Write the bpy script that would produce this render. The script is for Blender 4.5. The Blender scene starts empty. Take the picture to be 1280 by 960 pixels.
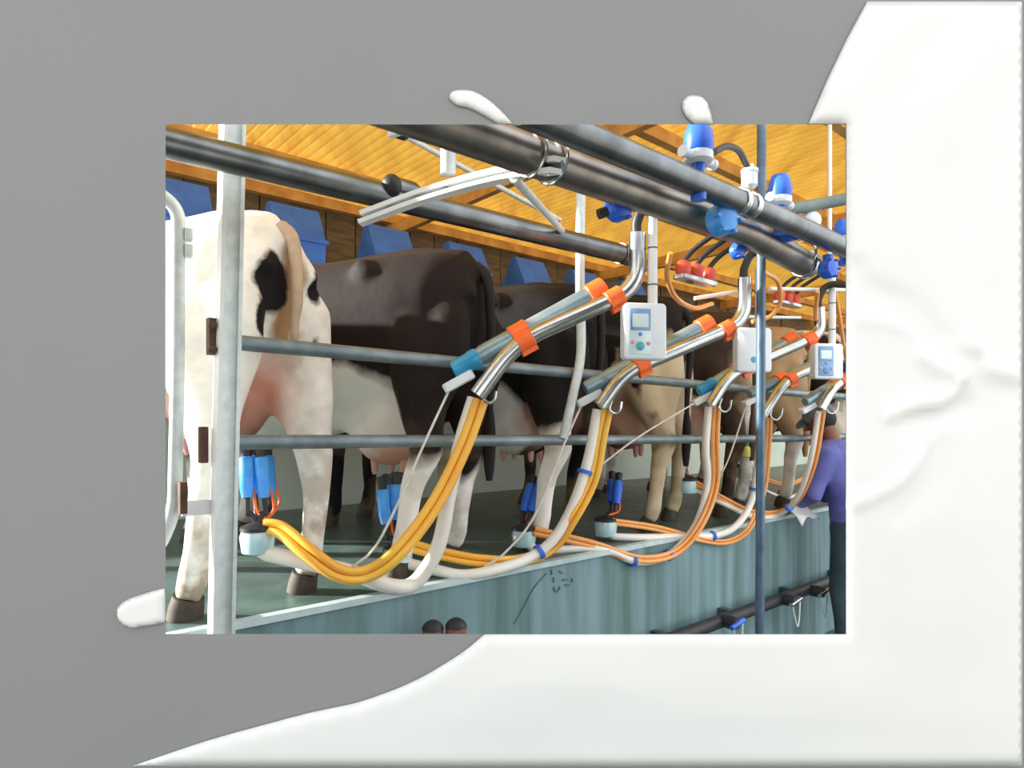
import bpy, bmesh, math, random
from mathutils import Vector, Matrix, noise
from mathutils.geometry import delaunay_2d_cdt
random.seed(7)
S = bpy.context.scene
COL = S.collection
PI = math.pi

# ------------------------------------------------------------------ camera, light, exposure
# the camera is at the origin, looking along +Y; z = 0 is eye height; the pit floor is 1.45 m lower
F, CX, HY = 800.0, 640.0, 530.0
cam = bpy.data.cameras.new('camera'); cam.sensor_width = 36.0; cam.lens = 36.0 * F / 1280.0
cam.shift_y = (HY - 480.0) / 1280.0; cam.clip_start = 0.02
camo = bpy.data.objects.new('camera', cam); COL.objects.link(camo)
camo.rotation_euler = (PI / 2, 0, 0); S.camera = camo

wd = bpy.data.worlds.new('sky'); S.world = wd; wd.use_nodes = True
bg = wd.node_tree.nodes['Background']
bg.inputs['Color'].default_value = (0.93, 0.97, 1.0, 1); bg.inputs['Strength'].default_value = 1.0

sun = bpy.data.lights.new('sun', 'SUN'); sun.energy = 6.0; sun.angle = math.radians(1.5); sun.color = (1.0, 0.96, 0.88)
suno = bpy.data.objects.new('sun', sun); COL.objects.link(suno)
SUN_FROM = Vector((-0.95, 0.04, 0.33)).normalized()
suno.rotation_euler = SUN_FROM.to_track_quat('Z', 'Y').to_euler(); suno.location = SUN_FROM * 12

vs = S.view_settings
vs.view_transform = 'Standard'; vs.look = 'None'; vs.gamma = 1.0; vs.use_curve_mapping = False
vs.exposure = 1.15

# ------------------------------------------------------------------ parlour frame: u along the row of stalls, v from the pit towards the cows
CU, SU = 0.7581, 0.6521
UDIR = Vector((CU, SU, 0)); VDIR = Vector((-SU, CU, 0)); ZD = Vector((0, 0, 1))
def W(u, v, z): return Vector((CU * u - SU * v, SU * u + CU * v, z))
def P(x, y, v):
    k = (x - CX) / F; Y = v / (CU - SU * k)
    return Vector((k * Y, Y, (HY - y) / F * Y))
PLAT = -0.58; PITZ = -1.45; ROOF = 2.0

# ------------------------------------------------------------------ materials
def lin(c):
    return tuple(((x / 255.0) / 12.92 if x / 255.0 <= 0.04045 else ((x / 255.0 + 0.055) / 1.055) ** 2.4) for x in c) + (1.0,)
def newmat(name):
    m = bpy.data.materials.new(name); m.use_nodes = True
    return m, m.node_tree, m.node_tree.nodes['Principled BSDF']
MATS = {}
def mat(name, rgb, rough=0.5, metal=0.0, rgb2=None, scale=8.0, stretch=(1, 1, 1), bump=0.0, lo=0.35, hi=0.65, coat=0.0, trans=0.0, detail=5.0):
    m, nt, b = newmat(name); N, L = nt.nodes, nt.links
    c1 = lin(rgb); c2 = lin(rgb2) if rgb2 else tuple(x * 0.82 for x in c1[:3]) + (1,)
    tc = N.new('ShaderNodeTexCoord'); mp = N.new('ShaderNodeMapping'); mp.inputs['Scale'].default_value = stretch
    nz = N.new('ShaderNodeTexNoise'); nz.inputs['Scale'].default_value = scale; nz.inputs['Detail'].default_value = detail
    rp = N.new('ShaderNodeValToRGB'); e = rp.color_ramp.elements
    e[0].position = lo; e[0].color = c1; e[1].position = hi; e[1].color = c2
    L.new(tc.outputs['Object'], mp.inputs['Vector']); L.new(mp.outputs[0], nz.inputs['Vector'])
    L.new(nz.outputs['Fac'], rp.inputs['Fac']); L.new(rp.outputs['Color'], b.inputs['Base Color'])
    b.inputs['Roughness'].default_value = rough; b.inputs['Metallic'].default_value = metal
    b.inputs['Coat Weight'].default_value = coat
    if trans: b.inputs['Transmission Weight'].default_value = trans
    if bump:
        bp = N.new('ShaderNodeBump'); bp.inputs['Strength'].default_value = bump; bp.inputs['Distance'].default_value = 0.01
        L.new(nz.outputs['Fac'], bp.inputs['Height']); L.new(bp.outputs['Normal'], b.inputs['Normal'])
    MATS[name] = m
    return m
mat('panel_grey', (114, 114, 114), 0.75, rgb2=(113, 113, 113), scale=3)
mat('milk', (195, 195, 193), 0.35, rgb2=(192, 192, 190), scale=2, coat=0.25)
mat('steel', (205, 208, 208), 0.24, 1.0, rgb2=(180, 184, 184), scale=14)
mat('dark_steel', (132, 136, 138), 0.34, 1.0, rgb2=(104, 108, 110), scale=10)
mat('milk_line_steel', (158, 152, 146), 0.38, 1.0, rgb2=(128, 122, 118), scale=10)
mat('galvanised', (226, 234, 232), 0.45, 0.1, rgb2=(206, 216, 216), scale=30)
mat('rail_grey', (138, 152, 158), 0.42, 0.45, rgb2=(110, 124, 130), scale=12)
mat('post_blue_grey', (96, 122, 146), 0.4, 0.3, rgb2=(74, 96, 116), scale=12)
mat('white_paint', (238, 240, 240), 0.35, rgb2=(226, 230, 230), scale=12)
mat('white_plastic', (236, 241, 246), 0.3, rgb2=(226, 234, 240), scale=8)
mat('ram_grey', (150, 172, 182), 0.32, 0.5, rgb2=(128, 150, 160), scale=12)
mat('blue_plastic', (52, 118, 236), 0.35, rgb2=(42, 98, 216), scale=10)
mat('sky_blue_plastic', (84, 176, 252), 0.3, rgb2=(62, 150, 242), scale=14)
mat('cap_blue', (60, 170, 214), 0.3, rgb2=(40, 140, 190), scale=14)
mat('bin_blue', (58, 124, 226), 0.5, rgb2=(46, 104, 204), scale=6)
mat('orange_plastic', (255, 118, 48), 0.4, rgb2=(240, 100, 40), scale=10)
mat('red_plastic', (226, 84, 60), 0.4, rgb2=(200, 66, 48), scale=14)
mat('orange_hose', (254, 204, 78), 0.35, rgb2=(250, 178, 60), scale=5, coat=0.2)
mat('peach_hose', (248, 176, 104), 0.35, rgb2=(240, 160, 84), scale=5, coat=0.2)
mat('white_hose', (246, 242, 234), 0.3, rgb2=(238, 232, 222), scale=5, coat=0.2)
mat('black_rubber', (34, 36, 40), 0.5, rgb2=(50, 50, 54), scale=10)
mat('cord_white', (226, 224, 214), 0.7, rgb2=(206, 204, 196), scale=40)
mat('claw_clear', (198, 226, 232), 0.2, rgb2=(170, 208, 220), scale=12, coat=0.5)
mat('concrete_teal', (130, 158, 166), 0.7, rgb2=(92, 120, 118), scale=2.6, stretch=(4, 4, 0.35), bump=0.3, lo=0.34, hi=0.66, detail=8)
mat('platform_wet', (96, 118, 116), 0.38, rgb2=(68, 86, 78), scale=5, bump=0.3)
mat('pit_floor', (82, 94, 92), 0.45, rgb2=(60, 70, 68), scale=4, bump=0.3)
mat('bounce_ground', (196, 192, 182), 0.8, rgb2=(180, 176, 166), scale=1.5)
mat('feed_wall_pale', (224, 240, 234), 0.6, rgb2=(208, 228, 220), scale=3)
mat('back_boards', (118, 100, 72), 0.7, rgb2=(82, 72, 54), scale=4, stretch=(1, 1, 6))
mat('purlin_wood', (216, 170, 100), 0.6, rgb2=(186, 134, 76), scale=6)
mat('brown_rust', (104, 72, 52), 0.7, rgb2=(74, 52, 40), scale=20)
mat('pale_metal_strip', (206, 222, 224), 0.4, 0.2, rgb2=(176, 196, 200), scale=8)
mat('hoof_horn', (58, 50, 44), 0.6, rgb2=(84, 74, 62), scale=20)
mat('eye_dark', (20, 16, 14), 0.15, rgb2=(28, 20, 16))
mat('teat_pink', (214, 160, 146), 0.6, rgb2=(196, 140, 126), scale=20)
mat('ear_tag_yellow', (226, 220, 110), 0.5)
mat('shirt_blue', (104, 108, 178), 0.8, rgb2=(84, 88, 156), scale=7, bump=0.4)
mat('trousers_teal', (62, 82, 94), 0.8, rgb2=(48, 66, 78), scale=7, bump=0.4)
mat('cap_grey', (112, 122, 126), 0.8, rgb2=(92, 102, 106), scale=14)
mat('skin_brown', (128, 84, 66), 0.55, rgb2=(112, 70, 54), scale=10)
mat('hair_black', (26, 24, 24), 0.7)
mat('boot_black', (30, 32, 34), 0.4)
mat('screen_frame', (132, 168, 208), 0.3, rgb2=(116, 152, 196), scale=8)
mat('screen_pale', (222, 240, 240), 0.2, rgb2=(206, 230, 232), scale=8)
mat('key_teal', (84, 176, 196), 0.35); mat('key_pink', (226, 150, 190), 0.35); mat('key_blue', (90, 150, 214), 0.35)
mat('mark_dark', (94, 122, 126), 0.8, rgb2=(80, 112, 114), scale=20)
mat('conduit_grey', (128, 142, 140), 0.6, rgb2=(104, 118, 116), scale=14)
mat('cup_brown', (150, 94, 74), 0.5, rgb2=(124, 74, 60), scale=14)
mat('green_plastic', (40, 140, 90), 0.4)
# translucent yellow corrugated roof
m, nt, b = newmat('roof_yellow'); N, L = nt.nodes, nt.links
tc = N.new('ShaderNodeTexCoord'); mp = N.new('ShaderNodeMapping'); mp.inputs['Rotation'].default_value = (0, 0, -math.atan2(SU, CU)); mp.inputs['Scale'].default_value = (3, 0.5, 1)
nz = N.new('ShaderNodeTexNoise'); nz.inputs['Scale'].default_value = 2.0; nz.inputs['Detail'].default_value = 6
rp = N.new('ShaderNodeValToRGB'); e = rp.color_ramp.elements
e[0].position = 0.3; e[0].color = lin((240, 200, 92)); e[1].position = 0.75; e[1].color = lin((206, 154, 70))
L.new(tc.outputs['Object'], mp.inputs[0]); L.new(mp.outputs[0], nz.inputs['Vector']); L.new(nz.outputs['Fac'], rp.inputs['Fac']); L.new(rp.outputs[0], b.inputs['Base Color'])
b.inputs['Roughness'].default_value = 0.6
tl = N.new('ShaderNodeBsdfTranslucent'); L.new(rp.outputs[0], tl.inputs['Color'])
mx = N.new('ShaderNodeMixShader'); mx.inputs[0].default_value = 0.4
L.new(b.outputs[0], mx.inputs[1]); L.new(tl.outputs[0], mx.inputs[2]); L.new(mx.outputs[0], N['Material Output'].inputs['Surface'])
MATS['roof_yellow'] = m

# ------------------------------------------------------------------ mesh helpers
def frame_for(d):
    d = d.normalized(); a = Vector((0, 0, 1)) if abs(d.z) < 0.9 else Vector((1, 0, 0))
    x = d.cross(a).normalized(); return x, d.cross(x).normalized()
class MB:
    def __init__(s): s.v = []; s.f = []; s.flat = []
    def quadring(s, rings, closed_ends=True):
        base = len(s.v); n = len(rings[0])
        for r in rings: s.v += r
        for i in range(len(rings) - 1):
            for j in range(n):
                a = base + i * n + j; b_ = base + i * n + (j + 1) % n
                s.f.append((a, b_, b_ + n, a + n))
        if closed_ends:
            s.f.append(tuple(base + j for j in reversed(range(n))))
            s.f.append(tuple(base + (len(rings) - 1) * n + j for j in range(n)))
        return s
    def tube(s, path, r, seg=12, caps=True):
        path = [Vector(p) for p in path]
        rs = r if isinstance(r, (list, tuple)) else [r] * len(path)
        t0 = (path[1] - path[0]).normalized(); x, y = frame_for(t0); rings = []
        for i, p in enumerate(path):
            t = (path[min(i + 1, len(path) - 1)] - path[max(i - 1, 0)])
            t = t.normalized() if t.length > 1e-9 else t0
            x = (x - t * x.dot(t)).normalized(); y = t.cross(x)
            rings.append([p + (x * math.cos(a) + y * math.sin(a)) * rs[i] for a in (2 * PI * k / seg for k in range(seg))])
        return s.quadring(rings, caps)
    def lathe(s, p, d, prof, seg=16):
        p = Vector(p); d = Vector(d).normalized(); x, y = frame_for(d)
        rings = [[p + d * h + (x * math.cos(a) + y * math.sin(a)) * max(r, 1e-4) for a in (2 * PI * k / seg for k in range(seg))] for h, r in prof]
        return s.quadring(rings)
    def box(s, c, ax, sz):
        c = Vector(c); X, Y, Z = [Vector(a) * (q / 2) for a, q in zip(ax, sz)]
        b0 = len(s.v)
        for k in (-1, 1):
            for i, j in ((-1, -1), (1, -1), (1, 1), (-1, 1)): s.v.append(c + X * i + Y * j + Z * k)
        for q in ((3, 2, 1, 0), (4, 5, 6, 7), (0, 1, 5, 4), (1, 2, 6, 5), (2, 3, 7, 6), (3, 0, 4, 7)): s.f.append(tuple(b0 + i for i in q))
        return s
    def rbox(s, c, ax, sz, r=0.006, k=3):      # box with rounded outline, extruded along ax[2]
        c = Vector(c); X, Y, Z = [Vector(a) for a in ax]; hx, hy, hz = sz[0] / 2, sz[1] / 2, sz[2] / 2
        out = []
        for cx, cy, a0 in ((hx - r, hy - r, 0), (-hx + r, hy - r, PI / 2), (-hx + r, -hy + r, PI), (hx - r, -hy + r, 1.5 * PI)):
            for i in range(k + 1):
                a = a0 + PI / 2 * i / k; out.append((cx + r * math.cos(a), cy + r * math.sin(a)))
        e = min(r * 0.35, hz * 0.5)
        def ring(z, ins): return [c + X * (x * (1 - ins / hx)) + Y * (y * (1 - ins / hy)) + Z * z for x, y in out]
        return s.quadring([ring(-hz, e), ring(-hz + e, 0), ring(hz - e, 0), ring(hz, e)])
    def ell(s, c, ax, rad, nu=14, nv=10):
        c = Vector(c); X, Y, Z = [Vector(a) for a in ax]
        rings = []
        for i in range(nv + 1):
            th = PI * (i + 0.02) / (nv + 0.04)
            rings.append([c + X * (rad[0] * math.sin(th) * math.cos(a)) + Y * (rad[1] * math.sin(th) * math.sin(a)) - Z * (rad[2] * math.cos(th)) for a in (2 * PI * k / nu for k in range(nu))])
        return s.quadring(rings)
    def prism(s, poly, d):
        d = Vector(d); return s.quadring([[Vector(p) for p in poly], [Vector(p) + d for p in poly]])
    def mesh(s, name, off=Vector((0, 0, 0))):
        me = bpy.data.meshes.new(name); me.from_pydata([tuple(p - off) for p in s.v], [], s.f); me.update()
        bm = bmesh.new(); bm.from_mesh(me); bmesh.ops.recalc_face_normals(bm, faces=bm.faces); bm.to_mesh(me); bm.free()
        return me
XYZ = (Vector((1, 0, 0)), Vector((0, 1, 0)), Vector((0, 0, 1)))
UVZ = (UDIR, VDIR, ZD)
def smooth(me, ang=40):
    for p in me.polygons: p.use_smooth = True
    bm = bmesh.new(); bm.from_mesh(me); c = math.radians(ang)
    for e in bm.edges:
        if len(e.link_faces) == 2 and e.calc_face_angle(0) > c: e.smooth = False
    bm.to_mesh(me); bm.free()
def wloc(o):
    p = Vector((0, 0, 0))
    while o: p = p + o.location; o = o.parent
    return p
def tag(o, label=None, cat=None, group=None, kind=None):
    if label: o['label'] = label
    if cat: o['category'] = cat
    if group: o['group'] = group
    if kind: o['kind'] = kind
    return o
def thing(name, label, cat, loc, group=None):
    o = bpy.data.objects.new(name, None); COL.objects.link(o); o.location = loc; o.empty_display_size = 0.05
    return tag(o, label, cat, group)
def obj(name, mb, material, parent=None, loc=None, label=None, cat=None, group=None, kind=None, ang=40):
    """vertices are given in world space; the object sits at loc (or at its parent)"""
    pl = wloc(parent) if parent else Vector((0, 0, 0))
    if loc is None: loc = pl if parent else sum((Vector(p) for p in mb.v), Vector()) / len(mb.v)
    loc = Vector(loc)
    me = mb.mesh(name, loc); smooth(me, ang); me.materials.append(MATS[material] if isinstance(material, str) else material)
    o = bpy.data.objects.new(name, me); COL.objects.link(o); o.parent = parent; o.location = loc - pl
    return tag(o, label, cat, group, kind)
def struct(name, mb, material, parent=None, label=None, ang=40):
    return obj(name, mb, material, parent, label=label, kind=None if parent else 'structure', ang=ang)
def catmull(pts, n=10):
    pts = [Vector(p) for p in pts]; out = []
    q = [pts[0] * 2 - pts[1]] + pts + [pts[-1] * 2 - pts[-2]]
    for i in range(1, len(q) - 2):
        a, b_, c, d = q[i - 1:i + 3]
        for k in range(n):
            t = k / n
            out.append(0.5 * ((2 * b_) + (c - a) * t + (2 * a - 5 * b_ + 4 * c - d) * t * t + (3 * b_ - a - 3 * c + d) * t ** 3))
    return out + [pts[-1]]
def fillet(pts, r, n=8):
    pts = [Vector(p) for p in pts]; out = [pts[0]]
    for i in range(1, len(pts) - 1):
        a, b_, c = pts[i - 1:i + 2]; l1, l2 = (a - b_).length, (c - b_).length
        d = min(r, l1 * 0.48, l2 * 0.48); p0 = b_ + (a - b_).normalized() * d; p1 = b_ + (c - b_).normalized() * d
        for k in range(n + 1):
            t = k / n; out.append(p0 * (1 - t) ** 2 + b_ * 2 * t * (1 - t) + p1 * t * t)
    return out + [pts[-1]]

# ================================================================== THE SETTING
# ---- slide background, built as a panel with a rectangular opening through which the parlour is seen; opening splayed at the back
PY, PT = 1.0, 0.05
def pp(x, y, h=0.0): return Vector(((x - CX) / F * PY, PY - h, (HY - y) / F * PY))
def rect(x0, x1, z0, z1, y): return [Vector((x0, y, z0)), Vector((x1, y, z0)), Vector((x1, y, z1)), Vector((x0, y, z1))]
a, b_ = pp(207, 792.5), pp(1057, 155.5)
mb = MB(); mb.v = rect(-1.4, 1.6, -0.9, 1.1, PY) + rect(a.x, b_.x, a.z, b_.z, PY) + rect(a.x - 0.09, b_.x + 0.09, a.z - 0.09, b_.z + 0.09, PY + PT) + rect(-1.4, 1.6, -0.9, 1.1, PY + PT)
for A, B in ((0, 4), (4, 8), (8, 12), (12, 0)):
    for i in range(4): j = (i + 1) % 4; mb.f.append((A + i, A + j, B + j, B + i))
panel = struct('wall_slide', mb, 'panel_grey', label='flat grey slide background built as a wall with a rectangular opening', ang=20)

for xx in (-1.2, 1.4): struct('leg', MB().box((xx, PY + 0.03, (PITZ - 0.9) / 2), XYZ, (0.08, 0.04, -0.9 - PITZ)), 'panel_grey', panel)
# ---- pit floor, added bounce ground, platform, walls
struct('floor', MB().box(W(7.5, 0.3, PITZ - 0.05), UVZ, (18, 3.4, 0.1)), 'pit_floor', label='dark wet concrete floor of the milking pit')
struct('floor_bounce', MB().box(W(6, -1.0, PITZ - 0.16), UVZ, (70, 70, 0.1)), 'bounce_ground', label='unseen pale ground around the parlour, added to bounce light')  # unseen pale ground, added to bounce sunlight up into the parlour
pit = struct('wall_pit', MB().box(W(7.5, 2.05, (PITZ + PLAT - 0.02) / 2), UVZ, (18, 0.2, PLAT - 0.02 - PITZ)), 'concrete_teal', label='streaked blue green concrete wall of the pit')
struct('floor_platform', MB().box(W(7.5, 3.8125, PLAT - 0.1), UVZ, (18, 3.675, 0.2)), 'platform_wet', label='wet green grey concrete platform the cows stand on')
struct('trim_1', MB().box(W(7.5, 1.955, PLAT - 0.009), UVZ, (18, 0.036, 0.022)), 'pale_metal_strip', label='pale metal edge strip along the platform')
struct('wall_feed', MB().box(W(7.5, 4.33, PLAT + 0.31), UVZ, (18, 0.12, 0.62)), 'feed_wall_pale', label='low pale green wall in front of the cows')
wb = MB().box(W(7.5, 5.72, 0.75), UVZ, (18, 0.1, 2.7)); back = struct('wall_back', wb, 'back_boards', label='brown boarded wall behind the cows')
# back wall boards as pieces
me = MB().box((0, 0, 0), UVZ, (0.285, 0.03, 2.6)).mesh('board'); me.materials.append(MATS['back_boards'])
for i in range(44):
    o = bpy.data.objects.new('board', me); COL.objects.link(o); o.parent = back
    o.location = W(-1.2 + 0.3 * i, 5.61 + 0.008 * (i % 3), 0.7) - back.location
# ---- roof of translucent corrugated sheets on purlins
rf = bpy.data.objects.new('ceiling', None); COL.objects.link(rf); rf.location = W(6, 2.6, ROOF)
tag(rf, 'yellow corrugated sheet roof on orange purlins', kind='structure')
def sheet(width, v0, v1, pitch=0.085, amp=0.02):
    m_ = MB(); n = int(width / pitch * 8); 
    for i in range(n + 1):
        u = width * i / n; z = amp * math.cos(2 * PI * u / pitch)
        for v in (v0, v1): m_.v.append(UDIR * u + VDIR * v + ZD * z)
    for i in range(n): m_.f.append((2 * i, 2 * i + 1, 2 * i + 3, 2 * i + 2))
    return m_
sm = sheet(0.85, -1.25, 1.25); smesh = sm.mesh('roof_sheet'); smooth(smesh, 60); smesh.materials.append(MATS['roof_yellow'])
for r_, vc in enumerate((2.1, 4.5)):
    for i in range(18):
        o = bpy.data.objects.new('roof_sheet', smesh); COL.objects.link(o); o.parent = rf
        o.location = W(-0.6 + 0.84 * i, vc, ROOF + 0.06 + (0.03 if r_ else 0.0) + 0.004 * (i % 2)) - rf.location
for v in (0.95, 1.8, 2.7, 3.7, 4.8, 5.5):
    obj('purlin', MB().box(W(6.8, v, ROOF - 0.005), UVZ, (15, 0.07, 0.09)), 'purlin_wood', rf)
for u in (0.2, 3.2, 6.2, 9.2, 12.2):
    obj('rafter', MB().box(W(u, 3.2, ROOF - 0.11), UVZ, (0.06, 4.75, 0.12)), 'purlin_wood', rf)

# ================================================================== MILK SPLASH RELIEF ON THE SLIDE BACKGROUND
def seg_d(p, a, b_):
    ab = (b_[0] - a[0], b_[1] - a[1]); l = ab[0] ** 2 + ab[1] ** 2
    t = max(0, min(1, ((p[0] - a[0]) * ab[0] + (p[1] - a[1]) * ab[1]) / l)) if l else 0
    return math.hypot(p[0] - a[0] - ab[0] * t, p[1] - a[1] - ab[1] * t)
def poly_d(p, pl): return min(seg_d(p, pl[i], pl[i + 1]) for i in range(len(pl) - 1))
def inside(p, poly):
    c = False; j = len(poly) - 1
    for i in range(len(poly)):
        if (poly[i][1] > p[1]) != (poly[j][1] > p[1]) and p[0] < (poly[j][0] - poly[i][0]) * (p[1] - poly[i][1]) / (poly[j][1] - poly[i][1]) + poly[i][0]: c = not c
        j = i
    return c
def dens(pl, step):
    out = []
    for i in range(len(pl)):
        a, b_ = pl[i], pl[(i + 1) % len(pl)]; n = max(1, int(math.hypot(b_[0] - a[0], b_[1] - a[1]) / step))
        out += [(a[0] + (b_[0] - a[0]) * k / n, a[1] + (b_[1] - a[1]) * k / n) for k in range(n)]
    return out
def spline2(pts, n=8): return [(p.x, p.y) for p in catmull([Vector((x, y, 0)) for x, y in pts], n)]
def relief(name, outline, hfun, step, label):
    out = dens(outline, step); pts = list(out)
    x0, x1 = min(p[0] for p in out), max(p[0] for p in out); y0, y1 = min(p[1] for p in out), max(p[1] for p in out)
    y = y0 + step / 2; r = 0; loop = out + [out[0]]
    while y < y1:
        x = x0 + step * (0.25 if r % 2 else 0.75)
        while x < x1:
            if inside((x, y), out) and poly_d((x, y), loop) > step * 0.55: pts.append((x, y))
            x += step
        y += step; r += 1
    n = len(out)
    V2, E2, F2, *_ = delaunay_2d_cdt([Vector(p) for p in pts], [(i, (i + 1) % n) for i in range(n)], [], 1, 1e-4)
    m_ = MB(); off = 0
    for p in V2:
        h = hfun((p.x, p.y), poly_d((p.x, p.y), loop)); m_.v.append(pp(p.x, p.y, h))
    m_.f = [tuple(f) for f in F2]
    o = obj(name, m_, 'milk', label=label, cat='milk splash', group='milk splashes on the grey wall', ang=80)
    # a thin skirt to the wall gives the sheet its thickness
    sol = o.modifiers.new('thickness', 'SOLIDIFY'); sol.thickness = 0.003; sol.offset = 0
    return o
def gauss(d, w): return math.exp(-(d / w) ** 2)
RIDGES = [(spline2([(1112, 518), (1140, 506), (1172, 500), (1190, 486), (1196, 472)]), 9, 0.010),
          (spline2([(1058, 633), (1090, 618), (1122, 598), (1146, 568), (1155, 546)]), 6, 0.007),
          (spline2([(1195, 470), (1165, 458), (1150, 446)]), 8, 0.006),
          ([(1208, 432), (1216, 436)], 8, 0.008), ([(1236, 462), (1262, 470)], 11, 0.009),
          (spline2([(1060, 402), (1110, 405), (1145, 420)]), 5, 0.003)]
DIPS = [(spline2([(1058, 346), (1090, 366), (1130, 385), (1165, 420)]), 14, 0.007), (spline2([(1125, 525), (1165, 522), (1200, 505)]), 12, 0.005), ([(1060, 330), (1072, 334)], 8, 0.005),
        (spline2([(1170, 560), (1160, 600), (1120, 640)]), 16, 0.003), ([(1262, 480), (1280, 520)], 12, 0.004)]
def sheet_h(p, d):
    x, y = p
    dop = max(0.0, max(207 - x, x - 1057.5, 155 - y, y - 793))                 # distance to the opening
    h = 0.002 + 0.004 * math.sqrt(max(0, 1 - (1 - min(d, 8) / 8) ** 2)) if d < 8 else 0.006
    k = min(1.0, d / 60.0)
    t = (x - 1083) * 0.87 + (y - 3) * 0.49                                     # across the folds
    up = max(0.0, 1 - max(0, y - 120) / 420)
    h += k * up * 0.004 * math.sin(t / 21.0 + 0.6 * math.sin(y / 90))
    for pl, w, am in RIDGES:
        q = poly_d(p, pl)
        if q < w * 3: h += 1.1 * am * gauss(q, w) * min(1, d / 12)
    for pl, w, am in DIPS:
        q = poly_d(p, pl)
        if q < w * 3: h -= 1.1 * am * gauss(q, w) * min(1, d / 12)
    h += k * 0.0025 * noise.noise(Vector((x / 130, y / 90, 0.3)))
    # the lower sheet leans: it thickens upwards so the foot of the splash faces a little downwards
    h += k * 0.006 * max(0.0, min(1.0, (955 - y) / 330.0)) * min(1, max(0.0, (y - 500) / 150.0) if y < 650 else 1)
    return max(h, 0.0015)
left_edge = spline2([(168, 956), (257, 926), (339, 903), (393, 889), (452, 876), (511, 854), (550, 833), (581, 813), (606, 792.5)], 4)
main = left_edge + [(1057, 792.5), (1057, 155.5), (1010, 155.5), (1034, 100), (1058, 50), (1083, 4), (1275, 4), (1275, 956)]
relief('milk_splash', main, sheet_h, 8, 'large sheet of white splashing milk covering the right side and bottom')
def dome(w, h0):
    def f(p, d): return 0.002 + h0 * math.sqrt(max(0.0, 1 - (1 - min(d, w) / w) ** 2)) - 0.0015 * gauss(max(0, w - d), w * 0.45)
    return f
relief('milk_splash', spline2([(624, 155.5), (606, 145), (588, 136), (572, 132), (563, 124), (565, 117), (575, 114), (592, 116), (610, 126), (626, 140), (640, 155.5)], 5), dome(9, 0.006), 3.5, 'curved finger of milk rising above the middle of the opening')
relief('milk_splash', spline2([(868, 155.5), (857, 145), (853, 132), (858, 123), (868, 121), (879, 125), (886, 138), (890, 155.5)], 5), dome(11, 0.007), 3.5, 'short rounded drop of milk above the opening, beside the big white sheet')
relief('milk_splash', spline2([(207, 735), (185, 741), (160, 750), (149, 760), (150, 773), (160, 782), (176, 783), (207, 777)], 5), dome(13, 0.008), 4, 'rounded tongue of milk left of the opening near its lower corner')

# ================================================================== POSTS, RAILS AND OVERHEAD PIPES
def pipe(name, pts, r, material, label, cat='pipe', seg=16, group=None):
    return obj(name, MB().tube(pts, r, seg), material, label=label, cat=cat, group=group)
# rump rails
pipe('rump_rail', [P(283, 427, 1.93), P(1000, 492, 1.93), W(9, 1.93, 0.21)], 0.023, 'rail_grey', 'upper grey rail across the cows\' rumps', 'rail')
pipe('rump_rail', [P(281, 553, 1.93), P(1000, 548, 1.93), W(9, 1.93, -0.07)], 0.022, 'rail_grey', 'lower grey rail level with the udders', 'rail')
# left galvanised post with clamp, latch and plate
vp = 1.86; base = P(277, 790, vp); top = P(291, 156, vp); top = top + (top - base) * 0.25; base = base + (base - top) * 0.12
t = thing('stall_post', 'bright galvanised upright post in front of the white cow', 'post', base)
ax = (UDIR, VDIR, (top - base).normalized()); c0 = (top + base) / 2; h = (top - base).length
obj('web', MB().box(c0, ax, (0.05, 0.012, h)), 'galvanised', t)
obj('flange', MB().box(c0 - UDIR * 0.025, ax, (0.01, 0.05, h)), 'white_paint', t)  # left flange paler: the strong light from the left is put into its colour
obj('flange', MB().box(c0 + UDIR * 0.025 + VDIR * 0.004, ax, (0.01, 0.05, h)), 'galvanised', t)
pl = obj('rail_clamp', MB().box(P(268, 421, 1.88), UVZ, (0.035, 0.03, 0.1)), 'brown_rust', t)
for yy in (406, 437): obj('bolt', MB().lathe(P(264, yy, 1.865), -VDIR, ((0, 0.011), (0.014, 0.011), (0.018, 0.006))), 'brown_rust', pl)
obj('latch', MB().rbox(P(254, 556, 1.9), UVZ, (0.022, 0.03, 0.10), 0.005), 'brown_rust', t)
pl = obj('plate', MB().box(P(252, 634, 1.885), UVZ, (0.10, 0.014, 0.04)), 'white_paint', t)
obj('plate_lug', MB().box(P(228, 622, 1.89), UVZ, (0.018, 0.03, 0.085)), 'brown_rust', pl)
# hoop rail at the far left
hp = [P(150, 240, 1.93), P(196, 238, 1.93), P(223, 262, 1.93), P(222, 470, 1.93), P(218, 640, 1.93), P(196, 690, 1.93), P(150, 700, 1.93)]
t = thing('hoop_rail', 'pale bent hoop pipe at the left edge of the opening', 'rail', P(218, 690, 1.93))
obj('pipe', MB().tube(fillet(hp, 0.12), 0.018, 14), 'galvanised', t)
for yy in (294, 314): obj('clamp', MB().rbox(P(235, yy, 1.92), UVZ, (0.02, 0.03, 0.035), 0.004), 'galvanised', t)
# second stall divider pipe (bent)
bp_ = [P(726, 236, 1.86), P(725, 350, 1.88), P(726, 440, 1.89), P(716, 495, 1.89), P(704, 548, 1.91)]
pipe('stall_divider', catmull(bp_, 8), 0.02, 'galvanised', 'bent galvanised divider pipe standing before the black cow\'s rump', 'divider')
# slim pit post on the right
b0 = P(949, 300, 1.2); b0 = Vector((b0.x, b0.y, PITZ)); t1 = Vector((b0.x + 0.012, b0.y, ROOF))
t = thing('pit_post', 'slim blue grey post standing in the pit before the small white boxes', 'post', b0)
obj('pole', MB().tube([b0, t1], 0.0165, 14), 'post_blue_grey', t)
obj('foot_plate', MB().rbox(b0 + ZD * 0.006, XYZ, (0.12, 0.12, 0.012), 0.01), 'post_blue_grey', t)
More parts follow.
